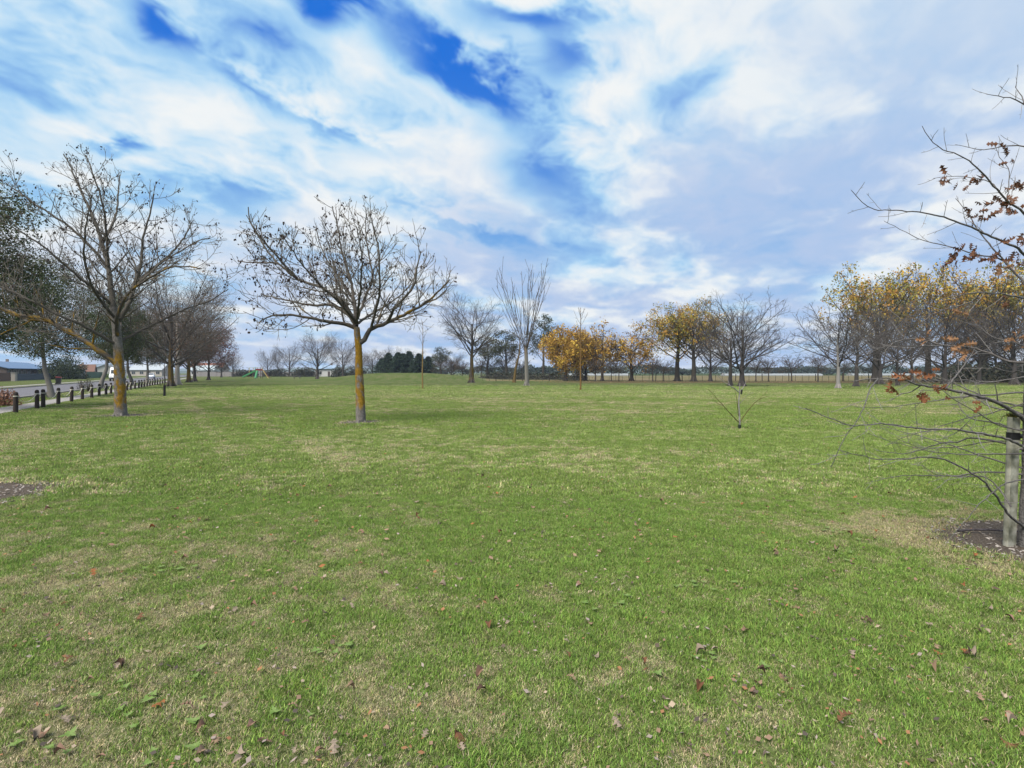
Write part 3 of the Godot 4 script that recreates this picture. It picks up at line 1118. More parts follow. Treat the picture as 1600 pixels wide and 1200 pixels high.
func bare(sd: int, label: String, h: float, w: float, fork: float, r: float, wood: Color, called := "bare_tree", dense := 1.0) -> Array:
	var tr := PackedVector3Array([Vector3(0, -0.2, 0), Vector3(0.02, h * 0.08, 0), Vector3(0.0, fork, 0.03), Vector3(0.12, h * 0.36, 0.08), Vector3(0.05, h * 0.55, -0.05)])
	var f := fork / (h * 0.55)
	var q := 14.0 / h * dense
	return generic(called, label, sd, tr, r, r * 0.28, [
		PackedFloat32Array([18.0 / (h * 0.55 * (1.0 - f)), f, 56, h * 0.82, 0.25, 0.032, 0.10, 10, 0.46, 0.03, 7]),
		PackedFloat32Array([1.9 * q, 0.12, 46, h * 0.20, 0.35, 0.045, 0.13, 6, 0.5, 0.018, 5]),
		PackedFloat32Array([3.3 * q, 0.15, 44, h * 0.085, 0.35, 0.04, 0.16, 4, 0.6, 0.0105, 3]),
		PackedFloat32Array([4.6 * q, 0.2, 42, h * 0.038, 0.4, 0.04, 0.2, 2, 0.7, 0.0075, 3])],
		Vector3(0, fork * 0.7 + (h - fork * 0.7) * 0.5, 0), Vector3(w * 0.5, (h - fork * 0.7) * 0.52, w * 0.5), wood, wood)


func place(o: Node3D, where: Vector3, turn := 0.0, sc := Vector3.ONE) -> void:
	o.position = where
	o.basis = Basis(Vector3.UP, turn).scaled_local(sc)


func park_trees() -> void:
	var dark := Color(0.10, 0.09, 0.086)
	# the big oak-like bare tree
	var t := bare(21, "tall bare tree with rounded crown standing past the thin orange sapling", 14.6, 10.8, 3.6, 0.42, Color(0.095, 0.083, 0.074))
	place(t[0], spot(737, 90), 0.0, Vector3(1.02, 1.14, 1.02))
	lichen(t[1].trunk, Color(0.095, 0.083, 0.074), Color(0.20, 0.14, 0.03), 0.6, 3.4, 0.62)
	t[0].get_node("trunk").mesh = t[1].trunk.mesh()
	# dark round bare pair on the right
	var round1 := bare(33, "dense round headed bare tree with dark trunk at the edge of the lawn", 10.6, 12.0, 2.0, 0.33, dark, "bare_tree", 0.85)
	place(round1[0], spot(1159, 65.5), 0.0, Vector3(1.12, 1.10, 1.12))
	var round2 := bare(34, "smaller dark bare tree leaning away beside the round headed one", 9.4, 10.5, 2.2, 0.26, dark, "bare_tree", 0.75)
	place(round2[0], spot(1141, 68.6), 1.0, Vector3(1.1, 1.08, 1.1))
	# row of bare trees on the right
	var pale: Node3D = copy(round2[0], "bare_tree", spot(1310, 57.6), 2.1, Vector3(0.95, 1.0, 0.95), "upright bare tree with pale grey trunk at the front of the right hand grove")
	pale.get_node("trunk").material_override = mat("pale_bark", Color(2.2, 2.3, 2.3), 0.95, true)
	var rows := [[1338, 65, 1.12, 0.4, 1.10], [1375, 80, 1.25, 3.0, 1.22], [1425, 92, 1.2, 4.2, 1.25], [1476, 80, 1.25, 5.3, 1.25], [1530, 78, 1.3, 0.9, 1.22], [1585, 76, 1.3, 2.6, 1.25], [1640, 80, 1.3, 3.9, 1.2], [1110, 103, 1.0, 1.6, 1.15], [1402, 70, 0.95, 5.0, 1.0], [1505, 98, 1.3, 5.9, 1.25], [1557, 95, 1.3, 3.3, 1.25]]
	for k in rows.size():
		var e: Array = rows[k]
		copy(round1[0] if k % 2 else round2[0], "bare_tree", spot(e[0], e[1]), e[3], Vector3(e[2], e[4], e[2]), "grey leafless tree in the crowded grove of the far right" if k != 7 else "bare grey tree between the golden oaks and the dark round pair", "leafless trees of the grove" if k != 7 else "")
	# the tree of long upright rods
	t = generic("rod_tree", "tall tree of long straight upright rods on a pale trunk", 45, PackedVector3Array([Vector3(0.05, -0.2, 0), Vector3(0.0, 1.5, 0), Vector3(-0.05, 3.2, 0), Vector3(-0.1, 4.6, 0.02)]), 0.29, 0.20, [
		PackedFloat32Array([16.0, 0.80, 21, 17.0, 0.38, 0.022, 0.012, 10, 0.22, 0.03, 6]),
		PackedFloat32Array([0.62, 0.12, 25, 3.6, 0.4, 0.12, 0.03, 5, 0.5, 0.022, 4]),
		PackedFloat32Array([0.8, 0.2, 30, 0.9, 0.4, 0.1, 0.05, 3, 0.6, 0.013, 3])], Vector3(0, 9.2, 0), Vector3(4.6, 9.0, 4.6), Color(0.30, 0.28, 0.25), Color(0.12, 0.10, 0.08))
	place(t[0], spot(823, 70))
	lichen(t[1].trunk, Color(0.30, 0.29, 0.26), Color(0.26, 0.15, 0.04), 3.6, 5.5, 0.6)
	t[0].get_node("trunk").mesh = t[1].trunk.mesh()
	t = generic("bare_tree", "leaning bare tree with yellow trunk behind the tree of rods", 46, PackedVector3Array([Vector3(0, -0.2, 0), Vector3(0.3, 2.4, 0), Vector3(0.9, 4.8, 0), Vector3(1.0, 7.5, 0)]), 0.26, 0.06, [
		PackedFloat32Array([3.2, 0.45, 62, 4.6, 0.3, 0.02, 0.12, 7, 0.5, 0.03, 6]),
		PackedFloat32Array([2.2, 0.15, 45, 1.6, 0.4, 0.06, 0.15, 5, 0.55, 0.016, 4]),
		PackedFloat32Array([3.0, 0.15, 42, 0.6, 0.4, 0.05, 0.2, 3, 0.6, 0.009, 3])], Vector3(0, 5.8, 0), Vector3(4.6, 3.0, 4.6), Color(0.19, 0.13, 0.05), Color(0.11, 0.10, 0.085))
	place(t[0], spot(803, 92))
	# staked young trees with lichened stems
	t = generic("sapling", "slim young tree with yellow stem and few thin upswept branches", 51, PackedVector3Array([Vector3(0, -0.1, 0), Vector3(-0.04, 1.5, 0), Vector3(0.0, 3.6, 0), Vector3(0.02, 5.2, 0), Vector3(0.0, 6.6, 0)]), 0.085, 0.016, [
		PackedFloat32Array([3.0, 0.56, 52, 1.9, 0.3, 0.05, 0.06, 6, 0.5, 0.016, 5]),
		PackedFloat32Array([1.9, 0.25, 45, 0.55, 0.4, 0.08, 0.12, 4, 0.6, 0.011, 4])], Vector3(0, 4, 0), Vector3(1.9, 3.0, 1.9), Color(0.27, 0.19, 0.07), Color(0.15, 0.125, 0.09), 2)
	place(t[0], spot(660.5, 56.5))
	t = generic("sapling", "slim young tree with orange stem in front of the golden oaks", 52, PackedVector3Array([Vector3(0.02, -0.1, 0), Vector3(0, 2, 0), Vector3(0.0, 4.5, 0), Vector3(0.03, 6.2, 0), Vector3(0.0, 7.5, 0)]), 0.085, 0.015, [
		PackedFloat32Array([3.4, 0.52, 40, 1.7, 0.3, 0.12, 0.07, 6, 0.5, 0.015, 5]),
		PackedFloat32Array([1.9, 0.25, 40, 0.5, 0.4, 0.1, 0.12, 4, 0.6, 0.010, 4])], Vector3(0, 4.5, 0), Vector3(1.6, 3.1, 1.6), Color(0.24, 0.14, 0.05), Color(0.13, 0.105, 0.075), 2)
	place(t[0], spot(907, 52.4))
	t = generic("sapling", "thin dark sapling in a stem guard near the lichened tree", 53, PackedVector3Array([Vector3(0, -0.1, 0), Vector3(0, 1.2, 0), Vector3(0.02, 2.8, 0), Vector3(0.0, 4.0, 0)]), 0.035, 0.012, [
		PackedFloat32Array([2.8, 0.3, 40, 1.2, 0.3, 0.12, 0.06, 5, 0.5, 0.01, 4]),
		PackedFloat32Array([1.8, 0.25, 40, 0.4, 0.4, 0.1, 0.12, 3, 0.6, 0.007, 3])], Vector3(0, 2.5, 0), Vector3(1.0, 2.2, 1.0), dark, dark, 2)
	place(t[0], spot(257, 39))
	var a := Acc.new()
	a.lathe(PackedVector2Array([Vector2(0.075, -0.05), Vector2(0.075, 0.72), Vector2(0.065, 0.73), Vector2(0.064, 0.1)]), 12, Color(0.03, 0.03, 0.03))
	part("stem_guard", a, mats.rubber, t[0])
	# the avenue beside the bollards
	var bark := Color(0.13, 0.115, 0.102)
	var av := bare(61, "broad bare avenue tree with yellow stained trunk beside the bollards", 15.5, 15.0, 3.0, 0.40, bark, "avenue_tree", 1.15)
	place(av[0], spot(266.5, 65.5))
	var l := leafage(av[1], 2, 0.12, 0.13, [Color(0.10, 0.055, 0.035), Color(0.07, 0.045, 0.035), Color(0.15, 0.08, 0.03)], 0.6, 0.30)
	part("withered_leaves", l, mats.leaf, av[0], true)
	var c := copy(av[0], "avenue_tree", spot(277, 75.8), 2.2, Vector3(0.95, 0.98, 0.95), "broad bare avenue tree with white trunk behind the yellow stained one")
	c.get_node("trunk").material_override = mat("white_bark", Color(2.8, 2.8, 2.8), 0.95, true)
	lichen(av[1].trunk, Color(0.13, 0.115, 0.102), Color(0.28, 0.18, 0.03), 0.4, 3.0, 0.62)
	av[0].get_node("trunk").mesh = av[1].trunk.mesh()
	copy(av[0], "avenue_tree", spot(295, 93), 3.7, Vector3(0.95, 0.94, 0.95), "third tree of the avenue, dark trunked, behind the white trunk")
	var red := bare(62, "avenue tree still carrying rusty red leaves at the far end of the row", 12.5, 12.5, 2.6, 0.34, Color(0.095, 0.082, 0.076), "avenue_tree", 0.9)
	l = leafage(red[1], 4, 0.22, 0.20, [Color(0.115, 0.045, 0.033), Color(0.085, 0.04, 0.035), Color(0.16, 0.06, 0.035)], 0.6, 0.75)
	part("withered_leaves", l, mats.leaf, red[0], true)
	place(red[0], spot(304, 103))
	copy(red[0], "avenue_tree", spot(326, 122), 2.0, Vector3(0.95, 0.92, 0.95), "last rusty leaved avenue tree, just before the far wall")
	street_evergreens()
	small_sapling()


func street_evergreens() -> void:
	var cols := [Color(0.055, 0.078, 0.030), Color(0.04, 0.062, 0.026), Color(0.08, 0.10, 0.042), Color(0.075, 0.075, 0.036)]
	var t := generic("evergreen_tree", "leaning pale trunked evergreen with drooping dark foliage on the verge", 71, PackedVector3Array([Vector3(0.6, -0.2, 0), Vector3(0.35, 1.0, 0), Vector3(-0.1, 2.4, 0), Vector3(-0.2, 4.2, 0.1), Vector3(-0.4, 7.5, 0), Vector3(-0.5, 11.5, 0)]), 0.30, 0.05, [
		PackedFloat32Array([3.2, 0.28, 60, 5.2, 0.3, 0.03, 0.12, 7, 0.5, 0.03, 6]),
		PackedFloat32Array([4.5, 0.12, 50, 2.2, 0.35, -0.08, 0.14, 5, 0.55, 0.014, 4]),
		PackedFloat32Array([7.5, 0.15, 45, 0.9, 0.4, -0.25, 0.15, 3, 0.6, 0.007, 3])], Vector3(-0.3, 8.1, 0), Vector3(4.7, 4.7, 4.7), Color(0.30, 0.28, 0.26), Color(0.11, 0.10, 0.09))
	place(t[0], st(16.8, 2.6), 0.0, Vector3(0.70, 0.72, 0.70))
	var l := leafage(t[1], 13, 0.20, 0.13, cols, 0.9)
	part("foliage", l, mats.leaf, t[0], true)
	copy(t[0], "evergreen_tree", st(3.2, 2.6), 2.3, Vector3(0.78, 0.80, 0.78), "evergreen behind the brown bush, its crown mingling with the leaning one")
	copy(t[0], "evergreen_tree", st(38.5, 2.6), 4.0, Vector3(0.82, 0.80, 0.82), "upright dark evergreen on the verge behind the tall lichened tree")
	copy(t[0], "evergreen_tree", st(54.7, 2.6), 1.1, Vector3(0.85, 0.74, 0.85), "dark evergreen of the verge beside the camper van")
	copy(t[0], "evergreen_tree", st(76.0, 2.6), 5.1, Vector3(0.9, 0.80, 0.9), "dark evergreen at the end of the verge, behind the avenue")
	# shrubs
	bush("hedge_shrub", st(141, 25.5), Vector3(8.5, 6.8, 5.0), 12, 9000, 0.30, [Color(0.022, 0.035, 0.016), Color(0.035, 0.047, 0.02)], "huge dark evergreen shrub between the blue palings and the garage")
	bush("hedge_shrub", st(192, 24.0), Vector3(8.5, 1.5, 1.4), 13, 1200, 0.22, [Color(0.09, 0.13, 0.03), Color(0.06, 0.10, 0.03)], "low bright green hedge in front of the green fence")
	bush("hedge_shrub", st(193, 34.0), Vector3(6.0, 4.2, 4), 14, 1500, 0.3, [Color(0.16, 0.16, 0.03), Color(0.09, 0.11, 0.03)], "yellow green tree top rounded above the green fence")
	bush("beech_bush", st(6.5, 2.1), Vector3(0.85, 0.95, 0.8), 15, 1500, 0.085, [Color(0.30, 0.14, 0.08), Color(0.22, 0.11, 0.07), Color(0.36, 0.20, 0.12), Color(0.16, 0.08, 0.05)], "low bush of dry rust brown leaves by the end bollard")
	bush("small_shrub", st(29, 2.4), Vector3(0.5, 1.5, 0.5), 16, 260, 0.09, [Color(0.05, 0.06, 0.03), Color(0.10, 0.10, 0.05)], "thin weedy shrub on the verge by the road edge")
	bush("small_shrub", st(38, 4.4), Vector3(0.6, 1.2, 0.5), 17, 260, 0.09, [Color(0.05, 0.05, 0.045), Color(0.09, 0.08, 0.07)], "grey twiggy shrub at the kerb near the second evergreen")
	var woods := bush("bare_wood", st(150, 75), Vector3(60, 13, 6), 18, 4200, 0.9, [Color(0.10, 0.075, 0.07), Color(0.075, 0.06, 0.058)], "distant brown leafless wood rising behind the blue roofed house")
	woods.set_meta("kind", "stuff")


func bush(called: String, where: Vector3, size: Vector3, sd: int, count: int, leaf: float, cols: Array, label: String, basis := Basis.IDENTITY) -> Node3D:
	var o := thing(called, label, "shrub", where)
	o.basis = street_basis() if basis == Basis.IDENTITY else basis
	var r := RandomNumberGenerator.new()
	r.seed = sd
	var n := sky_noise(sd, 3, 1.5)
	var stems := Acc.new()
	for k in 9:
		var g := r.randf() * TAU
		var e := Vector3(cos(g) * size.x * r.randf_range(0.2, 0.8), size.y * r.randf_range(0.4, 0.85), sin(g) * size.z * r.randf_range(0.2, 0.8))
		stems.tube(PackedVector3Array([Vector3(e.x * 0.25, -0.08, e.z * 0.25), Vector3(e.x * 0.55, e.y * 0.5, e.z * 0.5), e]), 0.02 * size.y, 0.006 * size.y, 5, Color(0.08, 0.065, 0.05))
	part("stems", stems, mats.bark, o)
	var a := Acc.new()
	for k in count:
		var d := Vector3(r.randfn(), absf(r.randfn()) * 0.9 - 0.12, r.randfn()).normalized()
		var out := pow(r.randf(), 0.45) * (0.86 + 0.38 * n.get_noise_3d(d.x * 1.5, d.y * 1.5, d.z * 1.5))
		var p := Vector3(d.x * size.x, maxf(0.04, d.y * size.y), d.z * size.z) * out
		var c: Color = cols[r.randi() % cols.size()]
		var f := r.randf_range(0.65, 1.35)
		var ax := (d * 0.5 + Vector3(r.randfn(), r.randfn(), r.randfn())).normalized()
		var s := ax.cross(Vector3(r.randfn(), r.randfn(), r.randfn())).normalized()
		var z := leaf * r.randf_range(0.7, 1.4)
		a.leaf(p, ax * z, s * z * 0.35, Color(c.r * f, c.g * f, c.b * f))
	part("foliage", a, mats.leaf, o, true)
	return o


func small_sapling() -> void:
	# a cut back young tree with a green guard, on the right of the lawn
	var d := 16.4
	var o := thing("sapling", "knee high cut back sapling with pale forked stem and long side shoots", "tree", at(1155.5, 669.8, d) * Vector3(1, 0, 1))
	var rng := RandomNumberGenerator.new()
	rng.seed = 8
	var q := func(x: float, y: float, z: float) -> Vector3: return Vector3((x - 1155.5) * d / 900.0, (669.8 - y) * d / 900.0, z)
	var stem := Color(0.36, 0.34, 0.34)
	var a := Acc.new()
	a.tube(fine(PackedVector3Array([q.call(1156, 672, 0), q.call(1155.5, 650, 0), q.call(1154.5, 630, 0), q.call(1155.5, 614, 0), q.call(1156, 599, 0)]), 0.08, rng, 0.004), 0.026, 0.012, 10, stem)
	part("stem", a, mats.bark, o)
	var br := [
		[0.017, 0.006, [[1155, 613, 0], [1147, 607, 0.05], [1138, 602, 0.1], [1128, 596, 0.12], [1118, 586, 0.14]], stem],
		[0.013, 0.005, [[1138, 602, 0.1], [1136, 596, 0.1], [1135, 590, 0.1]], stem],
		[0.016, 0.006, [[1156, 612, 0], [1163, 606, -0.1], [1167, 600, -0.12], [1169, 594, -0.12]], stem],
		[0.015, 0.004, [[1155, 660, 0], [1143, 650, 0.1], [1125, 633, 0.25], [1110, 618, 0.35], [1099, 607, 0.4]], Color(0.15, 0.10, 0.05)],
		[0.015, 0.004, [[1156, 660, 0], [1168, 646, -0.1], [1178, 635, -0.15], [1190, 625, -0.2], [1206, 619, -0.2]], Color(0.17, 0.12, 0.05)],
		[0.010, 0.004, [[1154, 650, 0], [1149, 634, 0.15], [1145, 618, 0.25], [1141, 606, 0.3]], Color(0.16, 0.12, 0.07)],
		[0.008, 0.003, [[1156, 630, 0], [1164, 617, 0.2], [1172, 612, 0.25]], stem],
		[0.007, 0.003, [[1190, 625, -0.2], [1198, 616, -0.15], [1202, 610, -0.1]], Color(0.17, 0.12, 0.05)],
		[0.007, 0.003, [[1125, 633, 0.25], [1113, 628, 0.3], [1107, 622, 0.35]], Color(0.15, 0.10, 0.05)]]
	for e in br:
		var p := PackedVector3Array()
		for k in e[2]:
			p.append(q.call(k[0], k[1], k[2]))
		a = Acc.new()
		a.tube(fine(p, 0.07, rng, 0.006), e[0], e[1], 6, e[3])
		part("branch", a, mats.bark, o)
	a = Acc.new()
	a.lathe(PackedVector2Array([Vector2(0.042, -0.05), Vector2(0.042, 0.09), Vector2(0.036, 0.12), Vector2(0.032, 0.11)]), 10, Color(0.02, 0.035, 0.02))
	part("stem_guard", a, mats.painted, o)
	a = Acc.new()
	a.tube(PackedVector3Array([q.call(1157.5, 616, 0.03), q.call(1158.5, 609, 0.03)]), 0.022, 0.022, 8, Color.WHITE)
	part("tie", a, mats.rubber, o)


# ---------------------------------------------------------------- beyond the lawn

func golden(sd: int, label: String, h: float, w: float, fork: float, r: float, share: float, cols: Array, per := 5) -> Array:
	var tr := PackedVector3Array([Vector3(0, -0.2, 0), Vector3(0.0, fork, 0.02), Vector3(0.2, h * 0.4, 0.1), Vector3(0.1, h * 0.58, 0)])
	var q := 14.0 / h
	var f := fork / (h * 0.58)
	var t := generic("golden_oak", label, sd, tr, r, r * 0.3, [
		PackedFloat32Array([17.0 / (h * 0.58 * (1.0 - f)), f, 54, h * 0.80, 0.25, 0.04, 0.11, 9, 0.44, 0.04, 7]),
		PackedFloat32Array([1.9 * q, 0.15, 46, h * 0.2, 0.35, 0.05, 0.14, 6, 0.5, 0.022, 4]),
		PackedFloat32Array([4.2 * q, 0.2, 44, h * 0.085, 0.35, 0.04, 0.18, 3, 0.6, 0.012, 3])],
		Vector3(0, fork * 0.7 + (h - fork * 0.7) * 0.5, 0), Vector3(w * 0.5, (h - fork * 0.7) * 0.52, w * 0.5), Color(0.085, 0.074, 0.064), Color(0.085, 0.074, 0.064))
	var T: Grower = t[1]
	var n := sky_noise(sd, 3, 0.45)
	var l := leafage(T, per * 2, 0.27, 0.30, cols, 0.4, 1.0, "foliage", func(p: Vector3) -> bool: return n.get_noise_3dv(p) > 0.35 - share)
	part("foliage", l, mats.leaf, t[0], true)
	return t


func far_side() -> void:
	var gold := [Color(0.42, 0.26, 0.04), Color(0.35, 0.20, 0.035), Color(0.44, 0.31, 0.055), Color(0.26, 0.145, 0.035)]
	var olive := [Color(0.37, 0.27, 0.04), Color(0.22, 0.20, 0.04), Color(0.40, 0.25, 0.035), Color(0.30, 0.16, 0.035), Color(0.15, 0.15, 0.04)]
	var big := golden(81, "large golden green oak with wide limbs behind the paddock side lawn", 15.4, 13.5, 3.2, 0.50, 0.36, olive)
	place(big[0], spot(1058, 106.0))
	copy(big[0], "golden_oak", spot(1084, 103), 2.4, Vector3(0.92, 1.02, 0.92), "half bare golden oak close beside the large golden green one")
	var mid := golden(82, "dense orange oak at the near end of the golden row", 10.6, 9.6, 1.6, 0.34, 0.75, gold, 6)
	place(mid[0], spot(884, 111), 0.0, Vector3(1.05, 1.05, 1.05))
	copy(mid[0], "golden_oak", spot(915, 114), 1.7, Vector3(0.85, 0.9, 0.85), "second dense orange oak, directly behind the orange stemmed sapling")
	var thin := golden(83, "thinning golden oak with twin trunk next to the dense orange ones", 10.8, 7.6, 1.5, 0.30, 0.22, gold, 4)
	place(thin[0], spot(941, 109), 0.0, Vector3(1.12, 1.1, 1.12))
	copy(thin[0], "golden_oak", spot(987, 109), 2.8, Vector3(1.3, 1.08, 1.3), "sparse golden oak standing alone before the large golden green one")
	for e in [[1368, 101, 0.3, 1.28, 1.44, "tall golden oak whose round top shows above the bare grove"], [1450, 104, 1.9, 1.2, 1.44, "golden oak showing above the middle of the bare grove"], [1538, 102, 3.6, 1.3, 1.48, "yellow green oak over the dark hedge end of the grove"], [1606, 100, 5.0, 1.3, 1.44, "outermost yellow oak of the grove behind the staked young oak"]]:
		copy(big[0], "golden_oak", spot(e[0], e[1]), e[2], Vector3(e[3], e[4], e[3]), e[5])
	# small spreading trees along the fence
	var sm := bare(91, "small spreading bare tree planted along the paddock fence", 4.7, 6.4, 1.5, 0.13, Color(0.09, 0.076, 0.065), "fence_tree", 0.5)
	var l := leafage(sm[1], 1, 0.08, 0.14, [Color(0.15, 0.09, 0.045), Color(0.12, 0.08, 0.05)], 0.3, 0.25)
	part("withered_leaves", l, mats.leaf, sm[0], true)
	sm[0].set_meta("group", "small trees along the paddock fence")
	place(sm[0], spot(930, 104))
	sm[0].set_meta("label", "small spreading bare tree by the paddock fence, first along from the orange oaks")
	var list := [[955, 105, 0.9], [967, 104, 1.0], [1020, 104, 1.05], [1037, 105, 0.9], [1181, 102, 1.0], [1201, 102, 1.0], [1237, 101, 1.1], [1278, 100, 1.15], [1318, 103, 1.0], [1365, 104, 1.0], [690, 150, 1.2], [708, 148, 1.3], [722, 152, 1.1], [752, 146, 1.3], [768, 150, 1.2], [786, 145, 1.3], [815, 140, 1.2]]
	for k in list.size():
		var e: Array = list[k]
		copy(sm[0], "fence_tree", spot(e[0], e[1]), k * 1.7, Vector3.ONE * e[2], "small spreading bare tree by the paddock fence, %s along from the orange oaks" % ordinal(k + 2) if k < 10 else "small bare tree beneath the dark gums, %s along from the conifers" % ordinal(k - 9), "small trees along the paddock fence")
	# gum trees
	var gum := generic("gum_tree", "tall dark gum tree with clumped leaves behind the tree of rods", 101, PackedVector3Array([Vector3(0, -0.2, 0), Vector3(0.2, 4, 0), Vector3(0.1, 8, 0.2), Vector3(0.4, 14, 0)]), 0.40, 0.08, [
		PackedFloat32Array([1.2, 0.35, 42, 5.4, 0.3, 0.12, 0.12, 7, 0.5, 0.05, 6]),
		PackedFloat32Array([2.2, 0.3, 45, 2.2, 0.35, 0.08, 0.15, 5, 0.55, 0.025, 4]),
		PackedFloat32Array([4.5, 0.35, 45, 0.8, 0.35, 0.0, 0.15, 3, 0.6, 0.013, 3])], Vector3(0, 9.4, 0), Vector3(4.2, 6.4, 4.2), Color(0.10, 0.09, 0.08), Color(0.10, 0.09, 0.08))
	var gcol := [Color(0.05, 0.062, 0.032), Color(0.038, 0.048, 0.028), Color(0.065, 0.07, 0.04)]
	l = leafage(gum[1], 12, 0.30, 0.32, gcol, 0.8)
	part("foliage", l, mats.leaf, gum[0], true)
	place(gum[0], spot(848, 142))
	copy(gum[0], "gum_tree", spot(762, 146), 2.1, Vector3(1.2, 0.68, 1.2), "broad dark gum crown low behind the tall round bare tree")
	copy(gum[0], "gum_tree", spot(792, 138), 4.0, Vector3(1.1, 0.74, 1.1), "dark gum between the broad gum and the tree of rods")
	copy(gum[0], "gum_tree", spot(688, 162), 5.2, Vector3(0.9, 0.55, 0.9), "small dark gum just past the conifers")
	# conifers behind the mound
	var con := conifer(111, "dense blue green conifer in the clump behind the grass mound", 7.6, 4.2)
	con.set_meta("group", "conifers behind the mound")
	con.position = spot(607, 172)
	for e in [[622, 168, 1.0, 1.0], [639, 170, 1.05, 2.0], [655, 167, 0.95, 3.0], [669, 170, 0.85, 4.0], [630, 178, 1.0, 5.0], [597, 176, 0.8, 0.5]]:
		copy(con, "conifer", spot(e[0], e[1]), e[3], Vector3(1.0, e[2], 1.0), "dense blue green conifer in the clump behind the grass mound", "conifers behind the mound")
	# bare trees at the far end
	var vase := bare(121, "bare vase shaped tree on open grass beside the picnic table", 13.8, 15.0, 2.6, 0.42, Color(0.10, 0.086, 0.08), "bare_tree", 0.95)
	place(vase[0], spot(496, 144))
	var ends := [[452, 222, 1.0, 1.12, 1.0, "bare tree standing against the far grey wall"], [418, 242, 0.75, 1.0, 2.0, "bare tree rising behind the playground slide"], [434, 246, 0.45, 1.02, 3.3, "narrow bare tree next to the one behind the slide"], [536, 168, 0.85, 1.05, 4.4, "reddish bare tree half hidden by the vase shaped one"], [582, 198, 0.8, 0.80, 5.5, "bare tree behind the mound beside the orange lichened trunk"], [602, 235, 0.9, 1.05, 0.7, "hazy bare tree rising behind the conifers"], [346, 190, 0.75, 0.75, 1.4, "low bare tree on grass in line with the white cottage"], [364, 208, 0.7, 0.72, 2.9, "low bare tree before the grey wall, left unpruned"], [645, 240, 0.9, 1.0, 3.9, "pale bare tree far beyond the conifer clump"], [560, 250, 1.0, 0.9, 2.2, "faint bare tree on the skyline past the mound"], [705, 200, 0.9, 0.75, 1.9, "faint bare tree beyond the small gum"]]
	for e in ends:
		copy(vase[0], "bare_tree", spot(e[0], e[1]), e[4], Vector3(e[2], e[3], e[2]), e[5])
	var shrub := bush("dark_shrub", spot(378, 226), Vector3(4.5, 3.6, 3.0), 130, 1300, 0.4, [Color(0.030, 0.036, 0.024), Color(0.05, 0.048, 0.034)], "dark rounded shrub in front of the far grey wall", Basis(Vector3.UP, 0.01))
	shrub.set_meta("group", "dark shrubs by the far wall")
	for e in [[392, 225, 0.9], [436, 224, 1.1], [478, 214, 1.2], [530, 200, 1.2], [560, 205, 1.3], [425, 226, 1.0], [468, 216, 1.0]]:
		copy(shrub, "dark_shrub", spot(e[0], e[1]), e[0], Vector3(e[2], e[2], 1.0), "dark rounded shrub in front of the far grey wall", "dark shrubs by the far wall")
	for e in [[1505, 92, 3.8, 1.5], [1540, 93, 4.2, 1.7], [1575, 92, 4.4, 1.8], [1612, 93, 4.6, 1.8]]:
		copy(shrub, "dark_shrub", spot(e[0], e[1]), e[0] * 0.3, Vector3(e[3] * 0.75, e[2] / 3.6, 0.6), "dark tangled undergrowth shrub beneath the outer golden oaks", "dark undergrowth of the grove")
	for e in [[905, 125, 1.2], [870, 128, 1.2], [835, 130, 1.3], [805, 132, 1.2], [775, 134, 1.0]]:
		copy(shrub, "dark_shrub", spot(e[0], e[1]), e[0] * 0.3, Vector3(e[2], 0.55 + 0.1 * sin(e[0]), 0.8), "dark shrub low among the gum trunks behind the lawn", "dark shrubs among the gums")
	paddock()


func conifer(sd: int, label: String, h: float, w: float) -> Node3D:
	var o := thing("conifer", label, "tree")
	var r := RandomNumberGenerator.new()
	r.seed = sd
	var a := Acc.new()
	a.tube(PackedVector3Array([Vector3(0, -0.2, 0), Vector3(0, h * 0.5, 0), Vector3(0, h, 0)]), 0.22, 0.03, 8, Color(0.07, 0.055, 0.045))
	part("trunk", a, mats.bark, o)
	var b := Acc.new()
	var f := Acc.new()
	for k in 300:
		var t := pow(r.randf(), 0.85)
		var y := lerpf(0.3, h * 0.97, t)
		var ln := w * pow(1.0 - t, 0.75) * r.randf_range(0.65, 1.1) + 0.2
		var g := r.randf() * TAU
		var p := Vector3(0, y, 0)
		var d := Vector3(cos(g), 0.12, sin(g))
		var pts := PackedVector3Array([p])
		for j in 4:
			d.y -= 0.06
			p += d * ln / 4.0
			pts.append(p)
			for m in 7:
				var ax := (d + Vector3(r.randfn(), r.randfn() * 0.7, r.randfn()) * 0.8).normalized()
				var s := ax.cross(Vector3(r.randfn(), r.randfn(), r.randfn())).normalized()
				var q := r.randf_range(0.6, 1.4)
				f.leaf(p - d * r.randf() * ln / 4.0, ax * r.randf_range(0.3, 0.55), s * 0.09, Color(0.032 * q, 0.056 * q, 0.036 * q))
		b.tube(pts, 0.03, 0.008, 4, Color(0.06, 0.05, 0.04))
	part("branches", b, mats.bark, o)
	part("needles", f, mats.leaf, o, true)
	return o


